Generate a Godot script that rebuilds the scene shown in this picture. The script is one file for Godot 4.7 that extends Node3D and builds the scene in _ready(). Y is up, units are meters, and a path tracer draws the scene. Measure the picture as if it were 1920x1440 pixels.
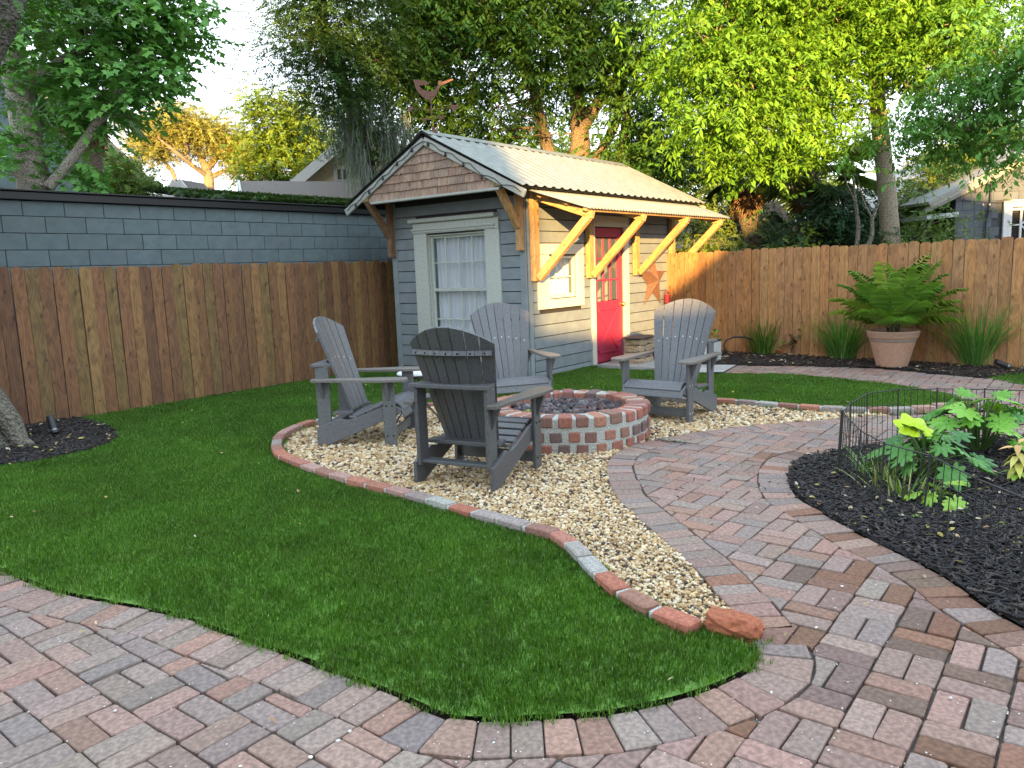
extends Node3D
# A backyard with a small board-sided shed, four slatted chairs round a brick fire pit, turf, gravel and brick paving.

const UP = Vector3.UP
var rng = RandomNumberGenerator.new()
var taken = {}
var M = {}
var cam: Camera3D
var SUN = Vector3(-0.0602, 0.157, 0.9858)
# the shed's near corner on the ground; its side wall looks along D1, its front wall along -DB
var C = Vector3(0.2655, 0, -10.606)
var D1 = Vector3(0.78706, 0, 0.61688)
var DB = Vector3(0.61688, 0, -0.78706)

# ---------- mesh building ----------
class MB:
	var v = PackedVector3Array()
	var n = PackedVector3Array()
	var t = PackedVector2Array()
	var c = PackedColorArray()
	var col = Color(1, 1, 1)
	var uo = Vector2.ZERO
	func put(p: Vector3, nn: Vector3, u: Vector2):
		v.append(p); n.append(nn); t.append(u); c.append(col)
	func face(p: Array, out: Vector3, u: Array):
		# a convex polygon whose front looks towards «out»
		var nn = Vector3.ZERO
		for i in range(1, p.size() - 1):
			nn += (p[i] - p[0]).cross(p[i + 1] - p[0])
		nn = (nn * 1e4).normalized()
		if nn == Vector3.ZERO:
			nn = out.normalized()
		var flip = nn.dot(out) < 0.0
		if flip:
			nn = -nn
		for i in range(1, p.size() - 1):
			put(p[0], nn, u[0])
			if flip:
				put(p[i], nn, u[i]); put(p[i + 1], nn, u[i + 1])
			else:
				put(p[i + 1], nn, u[i + 1]); put(p[i], nn, u[i])
	func box(xf: Transform3D, size: Vector3, e = 0.004, g = 1):
		var h = size * 0.5
		e = minf(e, minf(h.x, minf(h.y, h.z)) * 0.8)
		var q = h - Vector3(e, e, e)
		var P = func(k, s): 
			var r = Vector3(s.x * q.x, s.y * q.y, s.z * q.z)
			r[k] = s[k] * h[k]
			return r
		var U = func(k, r):
			var i = (k + 1) % 3
			var j = (k + 2) % 3
			if g == i:
				return uo + Vector2(r[j], r[i])
			return uo + Vector2(r[i], r[j])
		for k in 3:
			var i = (k + 1) % 3
			var j = (k + 2) % 3
			for s in [-1.0, 1.0]:
				var ps = []
				var us = []
				for d in [[-1, -1], [1, -1], [1, 1], [-1, 1]]:
					var sv = Vector3.ZERO
					sv[k] = s; sv[i] = d[0]; sv[j] = d[1]
					var r = P.call(k, sv)
					us.append(U.call(k, r)); ps.append(xf * r)
				var o = Vector3.ZERO
				o[k] = s
				face(ps, xf.basis * o, us)
				if e > 0.0:
					for s2 in [-1.0, 1.0]:
						var a1 = Vector3.ZERO
						a1[k] = s; a1[i] = s2; a1[j] = -1
						var a2 = a1
						a2[j] = 1
						var rr = [P.call(k, a1), P.call(k, a2), P.call(i, a2), P.call(i, a1)]
						var oo = Vector3.ZERO
						oo[k] = s; oo[i] = s2
						face([xf * rr[0], xf * rr[1], xf * rr[2], xf * rr[3]], xf.basis * oo, [U.call(k, rr[0]), U.call(k, rr[1]), U.call(k, rr[2]), U.call(k, rr[3])])
		if e > 0.0:
			for a in [-1.0, 1.0]:
				for b in [-1.0, 1.0]:
					for d in [-1.0, 1.0]:
						var s = Vector3(a, b, d)
						var r0 = P.call(0, s)
						face([xf * r0, xf * P.call(1, s), xf * P.call(2, s)], xf.basis * s, [U.call(0, r0), U.call(0, r0), U.call(0, r0)])
	func bar(a: Vector3, b: Vector3, w: float, d: float, side = Vector3.ZERO, e = 0.004):
		# a straight timber from a to b: w across «side», d the other way
		var y = (b - a).normalized()
		var x = side if side != Vector3.ZERO else (Vector3.RIGHT if absf(y.x) < 0.9 else Vector3.UP)
		x = (x - y * x.dot(y)).normalized()
		box(Transform3D(Basis(x, y, x.cross(y)), (a + b) * 0.5), Vector3(w, (b - a).length(), d), e, 1)
	func prism(poly: PackedVector2Array, z0: float, z1: float, xf: Transform3D, e = 0.0):
		# an outline in x, y pushed along z; e rounds its front edge
		var m = poly.size()
		var mid = Vector2.ZERO
		var area = 0.0
		for i in m:
			mid += poly[i]
			area += poly[i].cross(poly[(i + 1) % m])
		mid /= m
		var top = poly
		if e > 0.0:
			top = PackedVector2Array()
			for i in m:
				var a = (poly[i] - poly[(i + m - 1) % m]).normalized()
				var b = (poly[(i + 1) % m] - poly[i]).normalized()
				var inw = (Vector2(-a.y, a.x) + Vector2(-b.y, b.x)).normalized() * signf(area)
				top.append(poly[i] + inw * e)
		for side in 2:
			var pl = poly if side == 0 else top
			var z = z0 if side == 0 else z1
			var ids = Geometry2D.triangulate_polygon(pl)
			for k in range(0, ids.size(), 3):
				var ps = []
				var us = []
				for w in 3:
					var p2 = pl[ids[k + w]]
					ps.append(xf * Vector3(p2.x, p2.y, z))
					us.append(uo + p2)
				face(ps, xf.basis.z * (signf(z1 - z0) if side == 1 else -signf(z1 - z0)), us)
		var ze = z1 - e * signf(z1 - z0)
		for i in m:
			var a = poly[i]
			var b = poly[(i + 1) % m]
			var out = Vector2((b - a).y, -(b - a).x) * signf(area)
			var o3 = xf.basis * Vector3(out.x, out.y, 0)
			face([xf * Vector3(a.x, a.y, z0), xf * Vector3(b.x, b.y, z0), xf * Vector3(b.x, b.y, ze), xf * Vector3(a.x, a.y, ze)], o3, [uo + a, uo + b, uo + b + Vector2(0.02, 0), uo + a + Vector2(0.02, 0)])
			if e > 0.0:
				var a2 = top[i]
				var b2 = top[(i + 1) % m]
				face([xf * Vector3(a.x, a.y, ze), xf * Vector3(b.x, b.y, ze), xf * Vector3(b2.x, b2.y, z1), xf * Vector3(a2.x, a2.y, z1)], o3 + xf.basis.z * signf(z1 - z0), [uo + a, uo + b, uo + b2, uo + a2])
	func smooth_quad(p: Array, nn: Array, u: Array):
		for i in [0, 2, 1, 0, 3, 2]:
			put(p[i], nn[i], u[i])
	func tube(pts: Array, rad: Array, sides = 8, wob = 0.0, caps = true, sd = 1):
		var rings = []
		var x = Vector3.ZERO
		var along = 0.0
		var f = FastNoiseLite.new()
		f.seed = sd
		f.frequency = 1.7
		for i in pts.size():
			var d = ((pts[mini(i + 1, pts.size() - 1)] - pts[maxi(i - 1, 0)]) as Vector3).normalized()
			if x == Vector3.ZERO:
				x = Vector3.RIGHT if absf(d.x) < 0.8 else Vector3.FORWARD
			x = (x - d * x.dot(d)).normalized()
			var y = d.cross(x)
			if i > 0:
				along += (pts[i] - pts[i - 1]).length()
			var ring = []
			for k in sides + 1:
				var a = TAU * (k % sides) / sides
				var nn = x * cos(a) + y * sin(a)
				var r = rad[mini(i, rad.size() - 1)]
				if wob > 0.0:
					r *= 1.0 + wob * f.get_noise_3d(nn.x * 1.5 + along, nn.y * 1.5, nn.z * 1.5 + along * 0.5)
				ring.append([pts[i] + nn * r, nn, Vector2(float(k) / sides * TAU * rad[0], along)])
			rings.append(ring)
		for i in pts.size() - 1:
			for k in sides:
				var q = [rings[i][k], rings[i][k + 1], rings[i + 1][k + 1], rings[i + 1][k]]
				smooth_quad([q[0][0], q[1][0], q[2][0], q[3][0]], [q[0][1], q[1][1], q[2][1], q[3][1]], [q[0][2], q[1][2], q[2][2], q[3][2]])
		if caps:
			for e in [0, pts.size() - 1]:
				var out = (pts[0] - pts[1]) if e == 0 else (pts[e] - pts[e - 1])
				var ps = []
				var us = []
				for k in sides:
					ps.append(rings[e][k][0]); us.append(rings[e][k][2])
				face(ps, out, us)
	func lathe(prof: Array, sides: int, xf: Transform3D):
		# profile of Vector2(radius, height), from the bottom of the outside over the top
		for i in prof.size() - 1:
			var d = (prof[i + 1] - prof[i]) as Vector2
			var nr = Vector2(d.y, -d.x).normalized()
			for k in sides:
				var a = TAU * k / sides
				var b = TAU * (k + 1) / sides
				var R = func(p, w): return xf * Vector3(p.x * cos(w), p.y, p.x * sin(w))
				var N = func(w): return (xf.basis * Vector3(nr.x * cos(w), nr.y, nr.x * sin(w))).normalized()
				smooth_quad([R.call(prof[i], b), R.call(prof[i], a), R.call(prof[i + 1], a), R.call(prof[i + 1], b)], [N.call(b), N.call(a), N.call(a), N.call(b)], [Vector2(b, prof[i].y), Vector2(a, prof[i].y), Vector2(a, prof[i + 1].y), Vector2(b, prof[i + 1].y)])
	func sheet(poly: PackedVector2Array, y: float):
		# flat ground over an outline in x, z
		var ids = Geometry2D.triangulate_polygon(poly)
		for k in range(0, ids.size(), 3):
			var ps = []
			var us = []
			for w in 3:
				var p = poly[ids[k + w]]
				ps.append(Vector3(p.x, y, p.y)); us.append(p)
			face(ps, Vector3.UP, us)
	func mesh() -> ArrayMesh:
		var a = []
		a.resize(Mesh.ARRAY_MAX)
		a[Mesh.ARRAY_VERTEX] = v
		a[Mesh.ARRAY_NORMAL] = n
		a[Mesh.ARRAY_TEX_UV] = t
		a[Mesh.ARRAY_COLOR] = c
		var m = ArrayMesh.new()
		m.add_surface_from_arrays(Mesh.PRIMITIVE_TRIANGLES, a)
		return m

# ---------- naming ----------
func put(parent: Node, node: Node3D, base: String) -> Node3D:
	var k = "%d/%s" % [parent.get_instance_id(), base]
	var i = taken.get(k, 0)
	taken[k] = i + 1
	node.name = base if i == 0 else "%s_%03d" % [base, i]
	parent.add_child(node, true)
	return node

func tag(o: Node3D, label: String, category = "", group = "", kind = "") -> Node3D:
	o.set_meta("label", label)
	if category: o.set_meta("category", category)
	if group: o.set_meta("group", group)
	if kind: o.set_meta("kind", kind)
	return o

func thing(base: String, label: String, category: String, at = Vector3.ZERO, turn = 0.0, group = "") -> Node3D:
	var o = Node3D.new()
	o.position = at
	o.rotation.y = turn
	put(self, o, base)
	return tag(o, label, category, group)

func inst(mesh: Mesh, mat: Material, parent: Node, base: String) -> MeshInstance3D:
	var o = MeshInstance3D.new()
	o.mesh = mesh
	o.material_override = mat
	put(parent, o, base)
	return o

func obj(b, base: String, mat: Material, parent: Node = self) -> MeshInstance3D:
	return inst(b.mesh(), mat, parent, base)

func ground_piece(b, base: String, mat: Material, label: String, category: String) -> MeshInstance3D:
	var o = obj(b, base, mat)
	tag(o, label, category, "", "structure")
	return o

func many(mesh: Mesh, mat: Material, xfs: Array, cols: Array, parent: Node, base: String) -> MultiMeshInstance3D:
	var mm = MultiMesh.new()
	mm.transform_format = MultiMesh.TRANSFORM_3D
	mm.use_colors = true
	mm.mesh = mesh
	mm.instance_count = xfs.size()
	for i in xfs.size():
		mm.set_instance_transform(i, xfs[i])
		mm.set_instance_color(i, cols[i])
	var o = MultiMeshInstance3D.new()
	o.multimesh = mm
	o.material_override = mat
	put(parent, o, base)
	o.set_meta("kind", "stuff")
	return o

# ---------- small helpers ----------
func rf(a: float, b: float) -> float:
	return rng.randf_range(a, b)

func pick(a: Array):
	return a[rng.randi() % a.size()]

func jit(c: Color, d: float) -> Color:
	var k = 1.0 + rf(-d, d)
	return Color(c.r * k * (1 + rf(-d, d) * 0.3), c.g * k, c.b * k * (1 + rf(-d, d) * 0.3))

func smooth(p: PackedVector2Array, step: float) -> PackedVector2Array:
	# a Catmull-Rom curve through the points, resampled evenly
	var dense = PackedVector2Array()
	for i in p.size() - 1:
		var a = p[maxi(i - 1, 0)]
		var d = p[mini(i + 2, p.size() - 1)]
		for k in 12:
			dense.append(p[i].cubic_interpolate(p[i + 1], a, d, k / 12.0))
	dense.append(p[p.size() - 1])
	var out = PackedVector2Array([dense[0]])
	var left = step
	for i in dense.size() - 1:
		var a = dense[i]
		var b = dense[i + 1]
		var l = a.distance_to(b)
		var at = left
		while at <= l:
			out.append(a.lerp(b, at / l))
			at += step
		left = at - l
	out.append(dense[dense.size() - 1])
	return out

func sees(p: Vector3) -> bool:
	var q = cam.transform.affine_inverse() * p
	return q.z < -0.3 and absf(q.x / q.z) < 0.70 and absf(q.y / q.z) < 0.53

# ---------- materials ----------
func noise_tex(freq: float, sd: int, lo: float, hi: float, type = FastNoiseLite.TYPE_SIMPLEX_SMOOTH, oct = 4) -> ImageTexture:
	var f = FastNoiseLite.new()
	f.noise_type = type
	f.seed = sd
	f.frequency = freq
	f.fractal_octaves = oct
	var im = f.get_seamless_image(512, 512)
	im.convert(Image.FORMAT_RGB8)
	var d = im.get_data()
	for i in d.size():
		d[i] = int(clampf((lo + (hi - lo) * d[i] / 255.0) * 255.0, 0, 255))
	return ImageTexture.create_from_image(Image.create_from_data(512, 512, false, Image.FORMAT_RGB8, d))

func mat(col: Color, rough = 0.85, tex: Texture2D = null, scale = 1.0, bump: Texture2D = null, bscale = 1.0, depth = 0.3) -> StandardMaterial3D:
	var m = StandardMaterial3D.new()
	m.albedo_color = col.linear_to_srgb()
	m.roughness = rough
	m.vertex_color_use_as_albedo = true
	m.cull_mode = BaseMaterial3D.CULL_DISABLED
	if tex or bump:
		m.uv1_triplanar = true
		m.uv1_world_triplanar = true
		m.uv1_scale = Vector3.ONE * scale
		m.uv1_triplanar_sharpness = 4.0
	if tex:
		m.albedo_texture = tex
	if bump:
		m.heightmap_enabled = true
		m.heightmap_texture = bump
		m.heightmap_scale = depth
	return m

func wood_texture(sd: int) -> ImageTexture:
	# growth rings cut lengthwise, with knots: half a metre by two metres
	var w = 256
	var h = 1024
	var f = FastNoiseLite.new()
	f.seed = sd
	f.frequency = 1.0
	f.fractal_octaves = 2
	var r = RandomNumberGenerator.new()
	r.seed = sd
	var knots = []
	for i in 7:
		knots.append(Vector3(r.randf() * w, r.randf() * h, r.randf_range(4.0, 11.0)))
	var im = Image.create(w, h, false, Image.FORMAT_RGB8)
	for y in h:
		for x in w:
			var u = float(x)
			var dark = 0.0
			for k in knots:
				var dx = x - k.x
				dx -= roundf(dx / w) * w
				var dy = (y - k.y) * 0.5
				dy -= roundf(dy / (h * 0.5)) * h * 0.5
				var dd = dx * dx + dy * dy
				if dd < k.z * k.z * 16.0:
					var d = sqrt(dd)
					u += signf(dx) * k.z * 1.6 * exp(-d / k.z)
					dark = maxf(dark, clampf(1.0 - d / k.z * 0.8, 0, 1) * 0.8)
			var warp = f.get_noise_2d(u * 0.012, y * 0.004) * 5.0
			var ring = 0.5 + 0.5 * sin(u * 0.22 + warp * 2.6)
			var fine = f.get_noise_2d(u * 0.45, y * 0.012)
			var blot = f.get_noise_2d(u * 0.02 + 40.0, y * 0.006 + 9.0)
			var g = 0.82 + 0.13 * ring + 0.13 * fine + 0.12 * blot
			g *= 1.0 - 0.55 * dark
			im.set_pixel(x, y, Color(clampf(g * 1.02, 0, 1), clampf(g * (0.98 - 0.05 * dark), 0, 1), clampf(g * (0.94 - 0.12 * dark - 0.05 * ring), 0, 1)))
	return ImageTexture.create_from_image(im)

func wood(col: Color, tex: Texture2D, rough = 0.8) -> StandardMaterial3D:
	var m = mat(col, rough)
	m.albedo_texture = tex
	m.uv1_scale = Vector3(2.0, 0.5, 1)
	m.heightmap_enabled = true
	m.heightmap_texture = tex
	m.heightmap_scale = 0.25
	return m

func leafy(col: Color, back = 0.7, rough = 0.55) -> StandardMaterial3D:
	var m = mat(col, rough)
	m.backlight_enabled = true
	m.backlight = Color(back, back, back * 0.55)
	m.metallic_specular = 0.35
	return m

func make_materials():
	var cloud = noise_tex(0.012, 3, 0.8, 1.0)
	var faint = noise_tex(0.02, 33, 0.86, 1.0)
	var speck = noise_tex(0.08, 5, 0.55, 1.25)
	var grit = noise_tex(0.16, 8, 0.0, 1.0)
	var rough = noise_tex(0.035, 9, 0.0, 1.0)
	var cell = noise_tex(0.06, 12, 0.0, 1.0, FastNoiseLite.TYPE_CELLULAR, 2)
	var w1 = wood_texture(11)
	var w2 = wood_texture(23)
	M.soil = mat(Color(0.10, 0.075, 0.05), 1.0, speck, 1.2, rough, 2.0, 1.0)
	M.joint = mat(Color(0.17, 0.15, 0.125), 1.0, speck, 3.0, grit, 3.0, 0.6)
	M.turf = mat(Color(0.15, 0.30, 0.05), 1.0, speck, 2.5)
	M.brick = mat(Color(1, 1, 1), 0.85, noise_tex(0.022, 17, 0.72, 1.05, FastNoiseLite.TYPE_SIMPLEX_SMOOTH, 6), 3.1, grit, 1.0, 0.18)
	M.mortar = mat(Color(0.52, 0.53, 0.48), 0.95, speck, 3.0, rough, 3.0, 1.0)
	M.pebble = mat(Color(1, 1, 1), 0.7)
	M.gravel_bed = mat(Color(0.22, 0.165, 0.10), 1.0, speck, 4.0)
	M.mulch_bed = mat(Color(0.018, 0.014, 0.013), 1.0, speck, 4.0, rough, 4.0, 1.5)
	M.chip = mat(Color(1, 1, 1), 0.85)
	M.grass = mat(Color(1, 1, 1), 0.6)
	M.grass.backlight_enabled = true
	M.grass.backlight = Color(0.9, 0.9, 0.6)
	M.slab = mat(Color(0.42, 0.43, 0.42), 0.95, cloud, 0.8, grit, 1.0, 0.2)
	M.fence = wood(Color(1, 1, 1), w1)
	M.timber = wood(Color(1, 1, 1), w2, 0.75)
	M.shingle = wood(Color(1, 1, 1), w2, 0.95)
	M.siding = mat(Color(1, 1, 1), 0.72, faint, 0.5, rough, 1.4, 0.08)
	M.paint = mat(Color(1, 1, 1), 0.6, faint, 2.3)
	M.metal_roof = mat(Color(1, 1, 1), 0.5, cloud, 0.7)
	M.metal_roof.metallic = 0.15
	M.rust = mat(Color(0.16, 0.075, 0.045), 0.75, noise_tex(0.03, 41, 0.6, 1.3), 2.0, grit, 2.0, 0.2)
	M.dark_metal = mat(Color(0.02, 0.02, 0.021), 0.5)
	M.brass = mat(Color(0.55, 0.36, 0.12), 0.3)
	M.brass.metallic = 0.9
	M.poly = mat(Color(1, 1, 1), 0.42, noise_tex(0.05, 43, 0.7, 1.3), 1.4, grit, 2.0, 0.1)
	M.poly_lit = mat(Color(1.55, 1.57, 1.58), 0.42, noise_tex(0.05, 44, 0.7, 1.3), 1.4, grit, 2.0, 0.1)  # lightened chair material: sky light on the slats is put into its colour
	M.steel = mat(Color(0.7, 0.7, 0.7), 0.35)
	M.steel.metallic = 0.8
	M.block = mat(Color(1, 1, 1), 0.85, faint, 0.6, rough, 1.6, 0.35)
	M.roofing = mat(Color(1, 1, 1), 0.95, speck, 1.5, rough, 2.0, 0.8)
	M.glass = StandardMaterial3D.new()
	M.glass.transparency = BaseMaterial3D.TRANSPARENCY_ALPHA
	M.glass.albedo_color = Color(0.8, 0.9, 0.9, 0.12)
	M.glass.roughness = 0.03
	M.cloth = mat(Color(0.62, 0.64, 0.70), 0.9)
	M.cloth.backlight_enabled = true
	M.cloth.backlight = Color(0.4, 0.4, 0.4)
	M.dark = mat(Color(0.03, 0.028, 0.026), 0.9)
	M.terracotta = mat(Color(1, 1, 1), 0.85, faint, 1.6, grit, 1.5, 0.08)
	M.bark = mat(Color(1, 1, 1), 0.95, noise_tex(0.045, 51, 0.45, 1.35), 1.1, cell, 1.6, 4.0)
	M.bark_pale = mat(Color(1, 1, 1), 0.95, noise_tex(0.03, 53, 0.35, 1.6, FastNoiseLite.TYPE_SIMPLEX_SMOOTH, 5), 2.2, rough, 2.0, 1.5)
	M.leaf = leafy(Color(1, 1, 1))
	M.leaf_gloss = leafy(Color(1, 1, 1), 0.6, 0.3)
	M.stone = mat(Color(1, 1, 1), 0.9, speck, 1.5, rough, 2.5, 1.2)
	M.lava = mat(Color(1, 1, 1), 0.95, speck, 4.0, cell, 5.0, 1.0)

func _ready():
	rng.seed = 20240611
	# --- camera, sky, sun, exposure ---
	cam = Camera3D.new()
	cam.fov = 53.04
	cam.near = 0.1
	cam.far = 600.0
	cam.transform = Transform3D(Basis(Vector3.RIGHT, -0.149429) * Basis(Vector3.BACK, -0.035929), Vector3(0, 1.55, 0))
	cam.current = true
	add_child(cam)
	cam.name = "camera"
	var env = Environment.new()
	var sky = Sky.new()
	var sm = ProceduralSkyMaterial.new()
	sm.sky_top_color = Color(0.80, 0.87, 0.94)
	sm.sky_horizon_color = Color(0.95, 0.965, 0.98)
	sm.sky_curve = 0.18
	sm.sky_energy_multiplier = 0.75
	sm.ground_bottom_color = Color(0.12, 0.12, 0.10)
	sm.ground_horizon_color = Color(0.35, 0.38, 0.35)
	sm.sun_angle_max = 40.0
	sky.sky_material = sm
	env.background_mode = Environment.BG_SKY
	env.sky = sky
	env.tonemap_mode = Environment.TONE_MAPPER_LINEAR
	env.tonemap_exposure = 6.0
	env.sdfgi_enabled = true
	env.ssao_enabled = true
	env.ssil_enabled = true
	var we = WorldEnvironment.new()
	we.environment = env
	we.name = "environment"
	add_child(we)
	var sun = DirectionalLight3D.new()
	sun.light_energy = 1.15
	sun.light_color = Color(1.0, 0.80, 0.50)
	sun.light_angular_distance = 0.5
	sun.shadow_enabled = true
	sun.look_at_from_position(SUN * 50.0, Vector3.ZERO, UP)
	sun.name = "sun"
	add_child(sun)
	make_materials()
	lay_ground()
	lay_paving()
	lay_edging()
	lay_gravel()
	lay_mulch()
	lay_turf()
	build_fences()
	build_shed()
	build_garage()
	build_far_houses()
	build_house_right()
	build_shade_houses()
	build_chairs()
	build_fire_pit()
	build_small_things()
	build_garden_fence()
	build_plants()
	build_trees()

# ---------- outlines on the ground (x, z) ----------
var LAWN_FRONT = PackedVector2Array([Vector2(-6.2, -5.6), Vector2(-4.6, -4.95), Vector2(-3.5, -4.42), Vector2(-2.871, -4.078), Vector2(-2.443, -3.789), Vector2(-2.016, -3.586), Vector2(-1.640, -3.426), Vector2(-1.262, -3.180), Vector2(-1.012, -3.028), Vector2(-0.746, -2.842), Vector2(-0.473, -2.655), Vector2(-0.286, -2.509), Vector2(-0.176, -2.479), Vector2(0.032, -2.476), Vector2(0.168, -2.477), Vector2(0.306, -2.491), Vector2(0.489, -2.541), Vector2(0.624, -2.593), Vector2(0.784, -2.678), Vector2(0.889, -2.764), Vector2(0.939, -2.868), Vector2(0.950, -2.938)])
var CURB = PackedVector2Array([Vector2(0.909, -2.996), Vector2(0.711, -3.147), Vector2(0.539, -3.419), Vector2(0.448, -3.680), Vector2(0.362, -4.011), Vector2(0.275, -4.255), Vector2(0.105, -4.401), Vector2(-0.054, -4.554), Vector2(-0.209, -4.705), Vector2(-0.390, -4.879), Vector2(-0.561, -5.051), Vector2(-0.749, -5.223), Vector2(-1.122, -5.540), Vector2(-1.352, -5.762), Vector2(-1.600, -6.034), Vector2(-1.810, -6.287), Vector2(-1.952, -6.473), Vector2(-2.096, -6.811), Vector2(-2.183, -7.219), Vector2(-2.172, -7.555), Vector2(-2.054, -7.877), Vector2(-1.68, -8.12), Vector2(-1.3, -8.5), Vector2(-0.85, -8.72), Vector2(-0.2, -8.8), Vector2(0.6, -8.78), Vector2(1.463, -8.565), Vector2(2.245, -8.266), Vector2(2.507, -8.114), Vector2(2.776, -7.902), Vector2(2.957, -7.774), Vector2(3.343, -7.552), Vector2(3.621, -7.442), Vector2(3.978, -7.429), Vector2(4.420, -7.457), Vector2(4.886, -7.452)])
var LAWN_BACK = PackedVector2Array([Vector2(4.739, -7.600), Vector2(4.796, -7.773), Vector2(4.783, -8.535), Vector2(4.528, -9.159), Vector2(4.233, -9.637), Vector2(3.657, -10.285), Vector2(2.794, -10.512), Vector2(2.098, -11.035), Vector2(1.226, -11.546)])
var PATH_LEFT = PackedVector2Array([Vector2(0.941, -3.080), Vector2(0.942, -3.294), Vector2(0.928, -3.392), Vector2(0.901, -3.735), Vector2(0.822, -4.172), Vector2(0.746, -4.566), Vector2(0.677, -4.963), Vector2(0.671, -5.295), Vector2(0.684, -5.640), Vector2(0.732, -5.956), Vector2(0.865, -6.297), Vector2(1.017, -6.489), Vector2(1.162, -6.632), Vector2(1.388, -6.790), Vector2(1.670, -6.925), Vector2(1.993, -7.060), Vector2(2.480, -7.198), Vector2(2.875, -7.256), Vector2(3.306, -7.336)])
var BED = PackedVector2Array([Vector2(2.2, -2.2), Vector2(2.086, -2.995), Vector2(2.060, -3.158), Vector2(2.059, -3.470), Vector2(2.023, -3.758), Vector2(1.961, -3.964), Vector2(1.903, -4.339), Vector2(1.885, -4.510), Vector2(1.846, -4.821), Vector2(1.894, -5.125), Vector2(2.008, -5.459), Vector2(2.159, -5.750), Vector2(2.409, -5.935), Vector2(2.626, -6.028), Vector2(2.891, -6.136), Vector2(3.231, -6.178), Vector2(3.850, -6.257), Vector2(4.099, -6.277), Vector2(4.285, -6.308), Vector2(5.6, -6.5), Vector2(8.5, -6.6)])
var WALK_TOP = PackedVector2Array([Vector2(3.342, -11.325), Vector2(4.211, -10.984), Vector2(4.987, -10.586), Vector2(5.272, -10.227), Vector2(5.483, -9.804), Vector2(5.836, -9.327)])
var MULCH_LEFT = PackedVector2Array([Vector2(-5.104, -8.818), Vector2(-4.830, -8.610), Vector2(-4.428, -8.242), Vector2(-4.065, -7.773), Vector2(-3.981, -7.584), Vector2(-3.926, -7.269), Vector2(-4.041, -6.921), Vector2(-4.261, -6.639), Vector2(-4.466, -6.521), Vector2(-5.3, -6.3), Vector2(-6.4, -6.3)])
var path_poly = PackedVector2Array()
var gravel_poly = PackedVector2Array()
var lawn_poly = PackedVector2Array()
var curb_line = PackedVector2Array()
var bed_back = PackedVector2Array()

func joined_lines(a: Array) -> PackedVector2Array:
	var o = PackedVector2Array()
	for p in a:
		for q in p:
			if o.is_empty() or o[o.size() - 1].distance_to(q) > 0.004:
				o.append(q)
	return o

func back(p: PackedVector2Array) -> PackedVector2Array:
	var q = p.duplicate()
	q.reverse()
	return q

func lay_ground():
	var b = MB.new()
	b.sheet(PackedVector2Array([Vector2(-300, 300), Vector2(300, 300), Vector2(300, -300), Vector2(-300, -300)]), -0.07)
	ground_piece(b, "ground", M.soil, "bare brown soil under the yard and beyond its fences", "ground")
	curb_line = smooth(CURB, 0.05)
	var front = smooth(LAWN_FRONT, 0.05)
	var pl = smooth(PATH_LEFT, 0.05)
	var bed = smooth(BED, 0.06)
	path_poly = joined_lines([[Vector2(-6.6, -1.2), Vector2(-6.6, -5.7)], front, pl, [Vector2(3.585, -7.365), Vector2(3.925, -7.328), Vector2(4.346, -7.330), Vector2(4.834, -7.347), Vector2(4.917, -7.475)], LAWN_BACK.slice(0, 6), [Vector2(2.953, -10.634)], WALK_TOP, [Vector2(5.898, -9.428), Vector2(6.0, -8.72), Vector2(9.5, -8.0), Vector2(9.5, -6.7)], back(bed), [Vector2(2.4, -1.2)]])
	gravel_poly = joined_lines([curb_line, [Vector2(3.585, -7.365)], back(pl)])
	var fence_foot = [Vector2(-1.78, -12.21), Vector2(-2.22, -12.36), Vector2(-5.02, -8.84)]
	lawn_poly = joined_lines([front, curb_line, LAWN_BACK, [C2(0.0, 1.68), C2(0, 0), C2(-2.6, 0)], fence_foot, MULCH_LEFT])
	bed_back = joined_lines([WALK_TOP, [Vector2(6.41, -9.54), Vector2(7.05, -9.75), Vector2(2.75, -14.0), Vector2(2.832, -11.504)]])
	b = MB.new()
	b.sheet(path_poly, -0.022)
	ground_piece(b, "brick_path", M.joint, "old red and grey brick paving with dark sandy joints, curving past the fire pit", "path")
	b = MB.new()
	b.sheet(Geometry2D.offset_polygon(lawn_poly, -0.02)[0], 0.0)
	ground_piece(b, "lawn", M.turf, "curved green turf lawn between brick paving, gravel circle and fence", "lawn")
	b = MB.new()
	b.sheet(PackedVector2Array([Vector2(5.88, -9.42), Vector2(6.41, -9.55), Vector2(7.1, -9.5), Vector2(8.6, -8.05), Vector2(5.95, -8.76)]), 0.004)
	ground_piece(b, "lawn", M.turf, "small strip of turf at the right edge beside the walkway", "lawn")
	b = MB.new()
	b.sheet(gravel_poly, -0.030)
	ground_piece(b, "gravel_bed", M.gravel_bed, "tan gravel circle under the chairs and fire pit, edged with bricks", "gravel bed")
	# concrete slabs at the shed door
	b = MB.new()
	var slab = Geometry2D.clip_polygons(PackedVector2Array([C2(0.02, 1.72), C2(1.15, 1.72), C2(1.15, 4.3), C2(0.9, 4.6), C2(0.02, 4.6)]), lawn_poly)
	for p in slab:
		if p.size() > 3:
			b.prism(p, -0.05, 0.016, Transform3D(Basis(Vector3.RIGHT, Vector3.BACK, Vector3.UP), Vector3.ZERO), 0.006)
	ground_piece(b, "concrete_slab", M.slab, "pale concrete slab in front of the red shed door", "slab")
	b = MB.new()
	b.sheet(PackedVector2Array([Vector2(2.832, -11.504), Vector2(3.342, -11.325), Vector2(2.953, -10.634), Vector2(2.548, -10.686)]), 0.012)
	ground_piece(b, "concrete_slab", M.slab, "flat grey concrete slab between walkway and planter box", "slab")

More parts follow.
